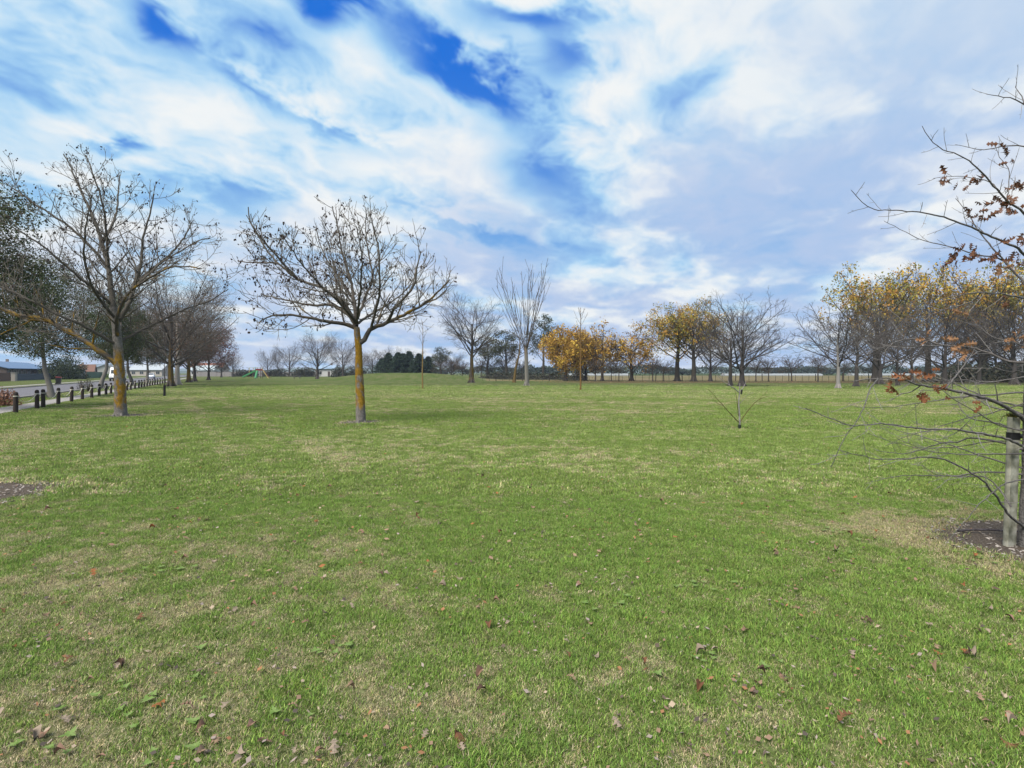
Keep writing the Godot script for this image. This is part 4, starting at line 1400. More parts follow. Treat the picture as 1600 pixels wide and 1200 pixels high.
func paddock() -> void:
	# post and wire fence: posts, lighter battens between them, four wires
	var o := thing("paddock_fence", "post and wire fence dividing the lawn from the dry paddock", "fence", Vector3(56, 0, -108.2))
	var a := Acc.new()
	a.tube(PackedVector3Array([Vector3(0, -0.2, 0), Vector3(0, 0.7, 0), Vector3(0, 1.35, 0)]), 0.075, 0.07, 7, Color(0.055, 0.05, 0.045))
	var pm := a.mesh()
	a = Acc.new()
	a.box(Vector3(0, 0.55, 0), Vector3(0.05, 1.1, 0.04), Color(0.06, 0.052, 0.045))
	var bm := a.mesh()
	var rng := RandomNumberGenerator.new()
	rng.seed = 5
	var k := 0
	var x := -64.0
	while x < 66.0:
		var m := part("post" if k % 4 == 0 else "batten", pm if k % 4 == 0 else bm, mats.bark, o)
		m.position = Vector3(x, 0, rng.randf_range(-0.05, 0.05))
		m.rotation = Vector3(0, 0, rng.randf_range(-0.06, 0.06))
		m.scale = Vector3(1, rng.randf_range(0.9, 1.1), 1)
		x += 1.25
		k += 1
	for y in [0.25, 0.5, 0.75, 1.0]:
		a = Acc.new()
		a.tube(PackedVector3Array([Vector3(-64, y, 0.04), Vector3(0, y - 0.02, 0.04), Vector3(66, y, 0.04)]), 0.008, 0.008, 4, Color.WHITE)
		part("wire", a, mats.wire, o)
	# glasshouses and shelter belts on the far side of the paddock
	for e in [[1205, 285, 48.0, "long white tunnel house across the paddock, the wider one"], [1420, 300, 62.0, "long white tunnel house across the paddock behind the grove"], [935, 290, 30.0, "short white tunnel house seen between the golden oaks"]]:
		var h := thing("tunnel_house", e[3], "greenhouse", spot(e[0], e[1]))
		a = Acc.new()
		var prof := PackedVector2Array()
		for j in 11:
			var g := PI * j / 10.0
			prof.append(Vector2(cos(g) * 3.0, sin(g) * 0.9 + 0.2))
		prof.append(Vector2(-3.0, -0.1))
		prof.append(Vector2(3.0, -0.1))
		a.extrude(prof, -e[2] * 0.5, e[2] * 0.5, Color(0.36, 0.40, 0.44))
		var sheet := part("cover", a, mats.painted, h)
		sheet.rotation.y = PI / 2
		a = Acc.new()
		a.box(Vector3(-e[2] * 0.5 - 0.03, 0.7, 0), Vector3(0.05, 1.4, 1.6), Color(0.5, 0.52, 0.55))
		part("door", a, mats.painted, h)
	var belts := [[950, 330, 70.0, 5.5], [1150, 345, 80.0, 6.5], [1350, 335, 80.0, 6.0], [1560, 350, 90.0, 7.0], [760, 340, 60.0, 6.0]]
	var r := RandomNumberGenerator.new()
	r.seed = 99
	for e in belts:
		a = Acc.new()
		var n := sky_noise(int(e[0]), 3, 0.05)
		for j in 4200:
			var bx: float = r.randf_range(-0.5, 0.5) * e[2] * 1.4
			var top: float = e[3] * (0.75 + 0.6 * n.get_noise_1d(bx))
			var p := Vector3(bx, top * sqrt(r.randf()), r.randf_range(-2.5, 2.5))
			var ax := Vector3(r.randfn(), r.randfn(), r.randfn()).normalized()
			var s := ax.cross(Vector3(r.randfn(), r.randfn(), r.randfn())).normalized()
			var q := r.randf_range(0.7, 1.3)
			a.leaf(p, ax * 0.9, s * 0.4, Color(0.035 * q, 0.050 * q, 0.034 * q))
		var o2 := part("shelter_belt", a, mats.leaf, self, true)
		o2.position = spot(e[0], e[1])
		tag(o2, "far dark shelter belt of trees along the paddock edge", "wood", "shelter belts beyond the paddock")


func playground() -> void:
	var o := thing("play_frame", "playground climbing frame with green slide and red ladder at the park end", "slide", spot(402, 155))
	var green := Color(0.05, 0.20, 0.09)
	var red := Color(0.16, 0.03, 0.03)
	var yellow := Color(0.45, 0.32, 0.06)
	# slide chute down to the left
	var a := Acc.new()
	var dirc := Vector3(-3.5, -1.75, 0)
	var top := Vector3(-0.3, 2.0, 0)
	var b := Basis(dirc.normalized(), dirc.normalized().cross(Vector3(0, 0, -1)).normalized(), Vector3(0, 0, 1))
	a.box(top + dirc * 0.5, Vector3(dirc.length(), 0.08, 0.75), green, b)
	for sg in [-1.0, 1.0]:
		a.box(top + dirc * 0.5 + Vector3(0, 0.17, sg * 0.4), Vector3(dirc.length(), 0.34, 0.06), green, b)
	part("slide", a, mats.gloss, o)
	a = Acc.new()
	a.box(Vector3(0.45, 1.95, 0), Vector3(1.4, 0.1, 1.3), Color(0.18, 0.16, 0.13))
	part("platform", a, mats.painted, o)
	for p in [Vector2(-0.25, -0.65), Vector2(-0.25, 0.65), Vector2(1.15, -0.65), Vector2(1.15, 0.65)]:
		a = Acc.new()
		a.tube(PackedVector3Array([Vector3(p.x, -0.1, p.y), Vector3(p.x, 3.0, p.y)]), 0.08, 0.08, 8, green if p.x < 0 else Color(0.10, 0.07, 0.06))
		part("post", a, mats.gloss, o)
	a = Acc.new()
	a.box(Vector3(0.45, 2.35, 0.66), Vector3(1.3, 0.5, 0.05), red)
	a.box(Vector3(0.45, 2.35, -0.66), Vector3(1.3, 0.5, 0.05), red)
	part("guard_panel", a, mats.gloss, o)
	# second green chute facing the lawn
	a = Acc.new()
	var d2 := Vector3(0.55, -1.9, 2.4)
	a.tube(PackedVector3Array([Vector3(0.3, 2.0, 0.7), Vector3(0.3, 2.0, 0.7) + d2 * 0.5, Vector3(0.3, 2.0, 0.7) + d2]), 0.26, 0.26, 8, green)
	part("tube_slide", a, mats.gloss, o)
	for sg in [-1.0, 1.0]:
		a = Acc.new()
		a.tube(PackedVector3Array([Vector3(1.2, 2.7, 0), Vector3(3.3, -0.05, sg * 0.7)]), 0.06, 0.06, 6, red if sg < 0 else yellow)
		part("leg", a, mats.gloss, o)
	for k in 5:
		a = Acc.new()
		var t := (k + 0.7) / 5.6
		var e0 := Vector3(1.2, 2.7, 0).lerp(Vector3(3.3, -0.05, -0.7), t)
		var e1 := Vector3(1.2, 2.7, 0).lerp(Vector3(3.3, -0.05, 0.7), t)
		a.tube(PackedVector3Array([e0, e1]), 0.03, 0.03, 6, yellow)
		part("rung", a, mats.gloss, o)
	a = Acc.new()
	a.tube(PackedVector3Array([Vector3(-2.6, 2.9, -0.5), Vector3(1.3, 2.95, -0.5)]), 0.06, 0.06, 6, Color(0.35, 0.38, 0.36))
	part("top_rail", a, mats.gloss, o)
	for x in [-2.3, -1.3]:
		a = Acc.new()
		a.tube(PackedVector3Array([Vector3(x, 2.9, -0.5), Vector3(x - 0.25, -0.05, -0.5)]), 0.05, 0.05, 6, yellow)
		part("leg", a, mats.gloss, o)
	# picnic table
	o = thing("picnic_table", "grey timber picnic table with attached benches near the vase shaped tree", "table", spot(464, 150))
	o.rotation.y = 0.25
	a = Acc.new()
	for k in 5:
		a.box(Vector3(0, 0.74, -0.30 + k * 0.15), Vector3(1.9, 0.05, 0.135), Color(0.22, 0.21, 0.21))
	part("tabletop", a, mats.painted, o)
	for sg in [-1.0, 1.0]:
		a = Acc.new()
		for k in 2:
			a.box(Vector3(0, 0.45, sg * (0.62 + k * 0.15)), Vector3(1.9, 0.05, 0.135), Color(0.20, 0.19, 0.19))
		part("bench", a, mats.painted, o)
		for s2 in [-1.0, 1.0]:
			a = Acc.new()
			a.tube(PackedVector3Array([Vector3(s2 * 0.7, 0.72, sg * 0.2), Vector3(s2 * 0.7, -0.03, sg * 0.7)]), 0.05, 0.05, 4, Color(0.15, 0.14, 0.14))
			part("leg", a, mats.painted, o)


# ---------------------------------------------------------------- the staked young oak

func oak_leaf(sd: int, curl: float, lobes: int) -> ArrayMesh:
	# a lobed leaf one unit long, lying along x, curled about its midrib
	var r := RandomNumberGenerator.new()
	r.seed = sd
	var up: Array[Vector2] = []
	for k in lobes:
		var t := (k + 0.6) / (lobes + 0.4)
		var w := 0.33 * sin(PI * pow(t, 0.85)) + 0.07
		up.append(Vector2(t - 0.06, 0.06 + 0.03 * r.randf()))
		up.append(Vector2(t + 0.05 + 0.03 * r.randf(), w * r.randf_range(0.8, 1.15)))
		up.append(Vector2(t + 0.10, w * 0.55))
	var a := Acc.new()
	var f := func(p: Vector2) -> Vector3: return Vector3(p.x, curl * p.y * p.y * 2.6 + 0.28 * curl * sin(p.x * 5.0 + sd) * 0.5 + 0.05 * r.randf(), p.y)
	var line: Array[Vector2] = [Vector2(0, 0)]
	line.append_array(up)
	line.append(Vector2(1.0, 0.0))
	for sg in [-1.0, 1.0]:
		for k in line.size() - 1:
			var p := Vector2(line[k].x, line[k].y * sg)
			var q := Vector2(line[k + 1].x, line[k + 1].y * sg)
			var m0: Vector3 = f.call(Vector2(p.x, 0))
			var m1: Vector3 = f.call(Vector2(q.x, 0))
			a.quad(m0, f.call(p), f.call(q), m1)
	a.tube(PackedVector3Array([Vector3(-0.22, 0.02, 0.02), Vector3(0, 0.01, 0)]), 0.012, 0.012, 3, Color(0.7, 0.6, 0.5))
	return a.mesh()


func oval_leaf(sd: int, curl: float) -> ArrayMesh:
	var r := RandomNumberGenerator.new()
	r.seed = sd
	var a := Acc.new()
	var m := 7
	for sg in [-1.0, 1.0]:
		for k in m:
			var c: Array[Vector3] = []
			for j in 2:
				var t := float(k + j) / m
				var w := 0.27 * sin(PI * pow(t, 0.8)) * (1.0 + 0.12 * sin(t * 31.0 + sd))
				c.append(Vector3(t, curl * sin(t * PI) * 0.3, 0))
				c.append(Vector3(t, curl * sin(t * PI) * 0.3 + curl * w * 1.2, w * sg))
			a.quad(c[0], c[1], c[3], c[2])
	a.tube(PackedVector3Array([Vector3(-0.2, 0.0, 0.03), Vector3(0, 0, 0)]), 0.012, 0.012, 3, Color(0.7, 0.6, 0.5))
	return a.mesh()


var leaf_mats: Array = []


func leaf_materials() -> void:
	var tex := noise_tex(61, 256, 0.02, 4, Color(0.62, 0.6, 0.58), Color(1, 1, 1), false, 0.6)
	for e in [["tan", Color(0.37, 0.26, 0.18)], ["pinkish brown", Color(0.32, 0.20, 0.15)], ["pale beige", Color(0.38, 0.31, 0.25)], ["rusty orange", Color(0.32, 0.13, 0.05)], ["dark brown", Color(0.10, 0.062, 0.045)], ["chestnut brown", Color(0.21, 0.10, 0.055)]]:
		var m := mat("dry_leaf_" + e[0].replace(" ", "_"), e[1], 0.8)
		grain(m, tex, 9.0)
		m.cull_mode = BaseMaterial3D.CULL_DISABLED
		m.backlight_enabled = true
		m.backlight = Color(0.35, 0.35, 0.35)
		leaf_mats.append([e[0], m])


func young_oak() -> void:
	leaf_materials()
	var D := 5.25
	var foot := at(1604, 856.3, D) * Vector3(1, 0, 1)
	var o := thing("young_oak", "young oak tied to a stake, its bare branches hung with brown leaves", "tree", foot)
	var rng := RandomNumberGenerator.new()
	rng.seed = 12
	var bark := Color(0.18, 0.17, 0.17)
	var tr := PackedVector3Array()
	for q in [[1603, 862, 0.0], [1604, 800, 0.0], [1607, 720, 0.02], [1609, 600, 0.02], [1612, 480, 0.04], [1614, 330, 0.05], [1617, 180, 0.03], [1615, 20, 0.0], [1618, -140, 0.0]]:
		tr.append(at(q[0], q[1], D + q[2]) - foot)
	tr[0].y = -0.1
	var T := Grower.new()
	T.rng.seed = 13
	T.col = [bark, bark, bark]
	T.trunk.tube(fine(tr, 0.06, rng, 0.004), 0.058, 0.014, 14, bark, 0.8)
	flare(T, 0.05)
	part("trunk", T.trunk, mats.bark, o)
	# limbs: start radius, end radius, [across, down, distance] ; the distances differ, since they spread round the stem
	var L := [
		[0.021, 0.004, [[1607, 662, 5.27], [1582, 642, 5.2], [1550, 626, 5.1], [1512, 615, 5.0], [1475, 607, 4.95], [1437, 601, 4.9], [1412, 594, 4.85], [1375, 591, 4.8], [1332, 596, 4.8]]],
		[0.013, 0.003, [[1609, 567, 5.27], [1575, 564, 5.4], [1545, 552, 5.5], [1512, 542, 5.6], [1475, 540, 5.65], [1450, 533, 5.7], [1425, 530, 5.75], [1405, 532, 5.8], [1380, 543, 5.85], [1340, 556, 5.9]]],
		[0.007, 0.002, [[1475, 540, 5.65], [1445, 541, 5.5], [1417, 541, 5.45], [1375, 543, 5.4], [1345, 548, 5.35], [1318, 553, 5.3]]],
		[0.014, 0.003, [[1606, 700, 5.26], [1570, 685, 5.1], [1532, 677, 4.95], [1487, 671, 4.8], [1450, 671, 4.7], [1417, 667, 4.6], [1375, 662, 4.5], [1335, 665, 4.45], [1305, 656, 4.4], [1258, 638, 4.35]]],
		[0.006, 0.0025, [[1372, 592, 4.8], [1360, 607, 4.6], [1352, 632, 4.5], [1342, 652, 4.42], [1333, 666, 4.4], [1319, 685, 4.4], [1308, 708, 4.4], [1298, 730, 4.42]]],
		[0.012, 0.0025, [[1606, 705, 5.26], [1571, 693, 5.35], [1540, 687, 5.4], [1512, 685, 5.45], [1495, 691, 5.5], [1469, 692, 5.55], [1441, 702, 5.6], [1412, 709, 5.65], [1372, 704, 5.7]]],
		[0.013, 0.0025, [[1604, 826, 5.25], [1580, 808, 5.1], [1564, 787, 5.05], [1540, 755, 4.95], [1512, 736, 4.9], [1483, 721, 4.85], [1455, 714, 4.8], [1412, 717, 4.75], [1370, 717, 4.7], [1313, 704, 4.65]]],
		[0.008, 0.002, [[1580, 792, 5.12], [1562, 765, 5.2], [1540, 746, 5.3], [1497, 744, 5.4], [1463, 741, 5.45], [1435, 722, 5.5]]],
		[0.009, 0.003, [[1478, 607, 4.95], [1490, 592, 5.1], [1500, 580, 5.2], [1517, 557, 5.35], [1535, 548, 5.45], [1550, 543, 5.5]]],
		[0.010, 0.002, [[1611, 470, 5.28], [1580, 462, 5.1], [1562, 459, 5.05], [1532, 457, 5.0], [1500, 461, 4.95], [1462, 469, 4.9], [1425, 476, 4.85]]],
		[0.006, 0.002, [[1532, 457, 5.0], [1517, 472, 5.05], [1482, 482, 5.1], [1437, 497, 5.15], [1405, 499, 5.2]]],
		[0.008, 0.002, [[1610, 545, 5.27], [1587, 536, 5.5], [1550, 525, 5.7], [1532, 512, 5.8], [1520, 500, 5.85], [1505, 480, 5.9]]],
		[0.013, 0.0025, [[1612, 408, 5.3], [1590, 388, 5.2], [1550, 370, 5.1], [1517, 355, 5.0], [1483, 343, 4.95], [1460, 335, 4.9], [1417, 330, 4.85], [1367, 327, 4.8], [1347, 315, 4.78], [1330, 297, 4.75]]],
		[0.012, 0.0025, [[1612, 470, 5.3], [1600, 443, 5.35], [1577, 417, 5.45], [1550, 387, 5.5], [1527, 357, 5.6], [1510, 330, 5.65], [1493, 310, 5.7]]],
		[0.008, 0.002, [[1577, 417, 5.45], [1560, 403, 5.5], [1525, 398, 5.55], [1493, 387, 5.6], [1467, 382, 5.65], [1433, 372, 5.7], [1407, 358, 5.75], [1381, 345, 5.8]]],
		[0.012, 0.0025, [[1613, 358, 5.3], [1600, 333, 5.25], [1573, 313, 5.2], [1553, 290, 5.15], [1533, 267, 5.1], [1507, 247, 5.05], [1473, 233, 5.0], [1453, 217, 4.98], [1441, 197, 4.95]]],
		[0.006, 0.002, [[1560, 298, 5.17], [1547, 284, 5.3], [1517, 277, 5.4], [1485, 276, 5.45], [1458, 279, 5.5]]],
		[0.008, 0.002, [[1616, 240, 5.28], [1600, 229, 5.3], [1567, 228, 5.4], [1537, 235, 5.45], [1513, 230, 5.5], [1493, 226, 5.55]]],
		[0.006, 0.002, [[1573, 313, 5.2], [1576, 290, 5.35], [1575, 263, 5.45], [1562, 246, 5.5], [1553, 226, 5.55]]],
		[0.008, 0.002, [[1616, 178, 5.27], [1600, 163, 5.2], [1577, 153, 5.1], [1560, 150, 5.05], [1541, 147, 5.0]]],
		[0.006, 0.002, [[1601, 163, 5.2], [1596, 150, 5.25], [1588, 136, 5.3], [1589, 128, 5.3]]],
		[0.006, 0.002, [[1440, 601, 4.9], [1425, 612, 5.0], [1408, 616, 5.1], [1390, 628, 5.15]]],
		[0.006, 0.002, [[1545, 552, 5.5], [1535, 575, 5.6], [1522, 590, 5.7], [1508, 596, 5.75]]],
		[0.008, 0.002, [[1609, 590, 5.27], [1590, 580, 5.6], [1560, 595, 5.9], [1520, 600, 6.1], [1490, 596, 6.2]]],
		[0.010, 0.002, [[1611, 520, 5.3], [1640, 490, 5.2], [1690, 460, 5.0], [1750, 440, 4.9]]],
		[0.010, 0.002, [[1609, 620, 5.3], [1650, 590, 5.4], [1700, 570, 5.6], [1760, 560, 5.7]]],
		[0.010, 0.002, [[1613, 380, 5.3], [1650, 340, 5.4], [1690, 300, 5.5], [1730, 270, 5.6]]]]
	for k in 16:
		var y0 := rng.randf_range(0.55, 1.75)
		var g := rng.randf_range(-1.1, 1.1) if k < 11 else rng.randf_range(1.2, 5.0)
		var dv := Vector3(-cos(g), rng.randf_range(-0.25, 0.30), sin(g)).normalized()
		var o0 := Vector3(0.02, y0, 0)
		var list: Array = [o0]
		for j in 7:
			dv = (dv + Vector3(rng.randfn(), rng.randfn(), rng.randfn()) * 0.13).normalized()
			o0 += dv * rng.randf_range(0.12, 0.25)
			list.append(o0)
		L.append([rng.randf_range(0.005, 0.010), 0.002, list])
	for e in L:
		var pts := PackedVector3Array()
		for q in e[2]:
			pts.append(q if q is Vector3 else at(q[0], q[1], q[2]) - foot)
		T.big = Acc.new()
		T.small = Acc.new()
		T.split = 2
		T.lv = [PackedFloat32Array(), PackedFloat32Array([9.0, 0.2, 50, 0.24, 0.5, 0.05, 0.16, 4, 0.5, 0.0024, 4]), PackedFloat32Array([10.0, 0.2, 50, 0.04, 0.4, 0.05, 0.2, 2, 0.6, 0.0019, 3])]
		T.go(fine(pts, 0.05, rng, 0.005), e[0], e[1], 1, 7)
		var lm := part("limb", T.big, mats.bark, o)
		if T.small.v.size():
			part("twigs", T.small, mats.twig, lm, true)
	# brown leaves still hanging, each its own
	var kinds: Array[ArrayMesh] = [oak_leaf(1, 0.5, 3), oak_leaf(2, 0.9, 3), oak_leaf(3, -0.6, 4), oak_leaf(4, 1.2, 3)]
	var brown: StandardMaterial3D = mat("hanging_leaf", Color(0.20, 0.092, 0.05), 0.75)
	var tanned: StandardMaterial3D = mat("pale_hanging_leaf", Color(0.40, 0.23, 0.13), 0.8)
	var orange: StandardMaterial3D = mat("orange_hanging_leaf", Color(0.30, 0.125, 0.06), 0.8)
	for m in [brown, tanned, orange]:
		grain(m, leaf_mats[0][1].albedo_texture, 9.0)
		m.backlight_enabled = true
		m.backlight = Color(0.5, 0.5, 0.5)
		m.cull_mode = BaseMaterial3D.CULL_DISABLED
	# clusters: across, down, distance, spread across, spread down, how many, kind
	var cl := [[1485, 282, 5.42, 14, 6, 6, 0], [1520, 281, 5.4, 14, 6, 6, 0], [1512, 398, 5.55, 16, 9, 10, 0], [1537, 402, 5.5, 16, 8, 9, 0], [1490, 402, 5.6, 8, 8, 6, 0], [1555, 318, 5.2, 14, 10, 8, 0], [1580, 322, 5.2, 14, 12, 9, 0], [1525, 335, 5.6, 14, 8, 8, 0], [1592, 290, 5.3, 8, 12, 6, 0], [1578, 247, 5.4, 6, 7, 4, 0], [1564, 222, 5.4, 6, 4, 2, 0], [1590, 372, 5.2, 9, 8, 7, 0], [1562, 418, 5.45, 12, 6, 5, 1], [1590, 410, 5.3, 10, 10, 6, 0], [1502, 482, 5.9, 6, 9, 4, 1], [1512, 540, 5.55, 9, 12, 8, 1], [1492, 548, 5.6, 8, 6, 4, 1], [1481, 535, 5.65, 4, 7, 3, 1], [1451, 531, 5.7, 5, 4, 3, 1], [1590, 530, 5.4, 9, 16, 8, 1], [1575, 480, 5.1, 10, 8, 4, 0], [1390, 601, 4.83, 7, 5, 4, 2], [1418, 590, 4.85, 9, 6, 6, 2], [1440, 588, 4.9, 8, 5, 5, 2], [1468, 607, 4.95, 7, 10, 6, 2], [1437, 611, 4.95, 7, 6, 4, 2], [1534, 632, 5.05, 5, 4, 2, 2]]
	for e in cl:
		for k in e[5]:
			var p := at(e[0] + rng.randfn() * e[3] * 0.7, e[1] + rng.randfn() * e[4] * 0.7, e[2] + rng.randfn() * 0.05) - foot
			var m := part("leaf", kinds[rng.randi() % 4], [brown, tanned, orange][e[6]], o)
			m.position = p
			m.basis = Basis.from_euler(Vector3(rng.randf() * TAU, rng.randf() * TAU, rng.randf_range(-1.9, -0.4))).scaled(Vector3.ONE * rng.randf_range(0.065, 0.105))
	# stake with its rubber tie
	var sp := at(1577.5, 854.5, 5.27) * Vector3(1, 0, 1)
	var s := thing("tree_stake", "weathered half round timber stake supporting the young oak", "stake", sp)
	s.rotation = Vector3(0.0, 0.35, -0.055)
	var a := Acc.new()
	var prof := PackedVector2Array()
	for k in 15:
		var g := PI * k / 14.0
		prof.append(Vector2(cos(g) * 0.056, sin(g) * 0.070 - 0.02))
	a.extrude(prof, -0.25, 1.19, Color.WHITE)
	for k in a.v.size():
		a.v[k] = Vector3(a.v[k].x, a.v[k].z, -a.v[k].y)
		a.n[k] = Vector3(a.n[k].x, a.n[k].z, -a.n[k].y)
	part("shaft", a, mats.stake_wood, s)
	a = Acc.new()
	for k in 15:
		prof[k] = prof[k] * 1.09
	a.extrude(prof, 0.985, 1.05, Color.WHITE)
	for k in a.v.size():
		a.v[k] = Vector3(a.v[k].x, a.v[k].z, -a.v[k].y)
		a.n[k] = Vector3(a.n[k].x, a.n[k].z, -a.n[k].y)
	part("tie_band", a, mats.rubber, s)
	a = Acc.new()
	a.tube(PackedVector3Array([Vector3(0.05, 1.02, 0.0), Vector3(0.10, 1.01, -0.01), Vector3(0.16, 1.02, -0.03)]), 0.024, 0.02, 6, Color.WHITE)
	part("strap", a, mats.rubber, s)
	a = Acc.new()
	var rr := RandomNumberGenerator.new()
	rr.seed = 3
	for k in 260:
		var d := Vector3(rr.randfn(), absf(rr.randfn()) * 0.8, rr.randfn()).normalized()
		a.leaf(Vector3(rr.randf_range(-0.05, 0.05), 1.185 + rr.randf() * 0.03, rr.randf_range(-0.045, 0.02)), d * 0.035, d.cross(Vector3(0.3, 0.2, 0.9)).normalized() * 0.005, Color(0.030, 0.034, 0.010) if rr.randf() < 0.6 else Color(0.10, 0.095, 0.02))
	part("moss_cap", a, mats.leaf, s, true)
	# a fallen stick on the soil
	a = Acc.new()
	a.tube(fine(PackedVector3Array([Vector3(-0.28, 0.045, 0.02), Vector3(-0.1, 0.05, 0.0), Vector3(0.1, 0.05, 0.02), Vector3(0.3, 0.045, 0.05)]), 0.06, rng, 0.004), 0.012, 0.008, 7, Color(0.10, 0.09, 0.10))
	var stick := part("fallen_stick", a, mats.bark, self)
	stick.position = at(1538, 833, 5.68) * Vector3(1, 0, 1)
	tag(stick, "dark stick lying on the soil by the timber stake", "stick")


# ---------------------------------------------------------------- leaves on the lawn and the grass

func fallen_leaves() -> void:
	var rng := RandomNumberGenerator.new()
	rng.seed = 2024
	var kinds := [[oak_leaf(11, 0.35, 3), "lobed"], [oak_leaf(12, 0.8, 4), "curled lobed"], [oak_leaf(13, -0.5, 3), "lobed"], [oval_leaf(14, 0.6), "oval"], [oval_leaf(15, 1.3), "curled oval"], [oval_leaf(16, -0.7), "oval"]]
	var weights := [0, 0, 1, 1, 1, 2, 2, 2, 3, 4, 5, 5]
	var made := 0
	while made < 290:
		var d := 2.15 + 6.5 * pow(rng.randf(), 1.6)
		var x := rng.randf_range(-0.98, 0.98) * d
		# they lie thickest by the young oak and near the camera's left
		if rng.randf() > 0.45 + 0.45 * smoothstep(0.1, 0.6, x / d) + 0.35 * smoothstep(3.6, 2.4, d):
			continue
		if n_mid.get_noise_2d(x * 0.8 + 90.0, -d * 0.8) < 0.02 and rng.randf() < 0.75:
			continue
		var k: Array = kinds[rng.randi() % 6]
		var c: Array = leaf_mats[weights[rng.randi() % weights.size()]]
		var o := part("fallen_leaf", k[0], c[1], self)
		var size := rng.randf_range(0.034, 0.072) * (1.25 if rng.randf() < 0.15 else 1.0)
		o.basis = Basis.from_euler(Vector3(rng.randf_range(-0.45, 0.45), rng.randf() * TAU, rng.randf_range(-0.45, 0.45))).scaled(Vector3.ONE * size)
		o.position = Vector3(x, 0.024 + rng.randf() * 0.012, -d)
		tag(o, "%s %s fallen leaf resting on the mown grass" % [c[0], k[1]], "leaf", "%s %s leaves fallen on the lawn" % [c[0], k[1]])
		made += 1
	# the many smaller ones further off
	var a := Acc.new()
	for j in 2600:
		var d := rng.randf_range(4.0, 32.0) if j < 1300 else rng.randf_range(86.0, 107.0)
		var x := rng.randf_range(-0.95, 0.95) * d if j < 1300 else rng.randf_range(4.0, 98.0)
		var c: Color = [Color(0.26, 0.18, 0.12), Color(0.22, 0.14, 0.10), Color(0.24, 0.10, 0.04), Color(0.10, 0.065, 0.05)][rng.randi() % 4]
		var g := rng.randf() * TAU
		var ax := Vector3(cos(g), rng.randf_range(-0.3, 0.5), sin(g)) * (rng.randf_range(0.03, 0.06) if j < 1300 else rng.randf_range(0.1, 0.22))
		a.leaf(Vector3(x, 0.04 + land(x, -d), -d), ax, ax.cross(Vector3(rng.randf_range(-0.4, 0.4), 1, rng.randf_range(-0.4, 0.4))) * 0.35, c)
	var o := part("scattered_leaves", a, mats.leaf, self, true)
	tag(o, "countless small dry leaves scattered over the far lawn", "leaves")
	# crumbs of leaf and straw caught in the near grass
	var crumbs := Acc.new()
	for j in 8000:
		var d := 2.0 + 10.0 * pow(rng.randf(), 1.2)
		var x := rng.randf_range(-0.98, 0.98) * d
		if n_mid.get_noise_2d(x * 1.3 + 20.0, -d * 1.3) + rng.randf_range(-0.3, 0.3) < -0.05:
			continue
		var c: Color = [Color(0.34, 0.27, 0.20), Color(0.28, 0.23, 0.21), Color(0.21, 0.14, 0.10), Color(0.10, 0.075, 0.06), Color(0.07, 0.055, 0.05), Color(0.26, 0.13, 0.07)][rng.randi() % 6]
		var g := rng.randf() * TAU
		var ax := Vector3(cos(g), rng.randf_range(-0.5, 0.5), sin(g)) * rng.randf_range(0.010, 0.036)
		crumbs.leaf(Vector3(x, rng.randf_range(0.018, 0.036), -d), ax, ax.cross(Vector3(rng.randf_range(-0.6, 0.6), 1, rng.randf_range(-0.6, 0.6))) * rng.randf_range(0.15, 0.45), c)
	var co := part("leaf_crumbs", crumbs, mats.leaf, self, true)
	tag(co, "crumbs of dead leaf and straw caught in the grass", "litter")
	# flat rosettes of weeds in the grass
	var w := Acc.new()
	for j in 9:
		var ax := Vector3.FORWARD.rotated(Vector3.UP, TAU * j / 9.0 + 0.2 * sin(j * 3.0))
		ax.y = 0.18 + 0.1 * sin(j * 5.0)
		w.leaf(Vector3.ZERO, ax * (0.034 + 0.012 * sin(j * 2.0)), ax.cross(Vector3.UP) * 0.009, Color(0.12, 0.20, 0.045).lerp(Color(0.17, 0.24, 0.08), 0.5 + 0.5 * sin(j * 7.0)))
	var wm := w.mesh()
	var buf := PackedFloat32Array()
	var n := 0
	for c in [Vector3(1.25, -3.15, 0.16), Vector3(1.45, -4.3, 0.12), Vector3(0.62, -3.9, 0.1), Vector3(3.2, -5.7, 0.2), Vector3(-1.0, -3.3, 0.08), Vector3(-2.2, -2.55, 0.45), Vector3(-1.7, -2.5, 0.4), Vector3(4.1, -4.9, 0.2), Vector3(-2.8, -4.6, 0.12), Vector3(2.9, -5.0, 0.15), Vector3(6.2, -16.4, 0.5), Vector3(5.8, -16.5, 0.4)]:
		for j in int(3 + c.z * 34):
			var b := Basis(Vector3.UP, rng.randf() * TAU).scaled(Vector3.ONE * rng.randf_range(0.5, 1.0))
			var p := Vector3(c.x + rng.randfn() * c.z * 0.9, 0.022, c.y + rng.randfn() * c.z * 0.7)
			buf.append_array(PackedFloat32Array([b.x.x, b.y.x, b.z.x, p.x, b.x.y, b.y.y, b.z.y, p.y, b.x.z, b.y.z, b.z.z, p.z]))
			n += 1
	many("weed_rosettes", wm, buf, n, false, "pale green flat weed rosettes among the grass", "weeds")


func many(called: String, m: Mesh, buf: PackedFloat32Array, n: int, colored: bool, label: String, category: String) -> void:
	var mm := MultiMesh.new()
	mm.transform_format = MultiMesh.TRANSFORM_3D
	mm.use_colors = colored
	mm.mesh = m
	mm.instance_count = n
	mm.buffer = buf
	var o := MultiMeshInstance3D.new()
	o.name = numbered(called)
	o.multimesh = mm
	o.material_override = mats.grass_blade
	o.set_meta("kind", "stuff")
	tag(o, label, category)
	add_child(o)


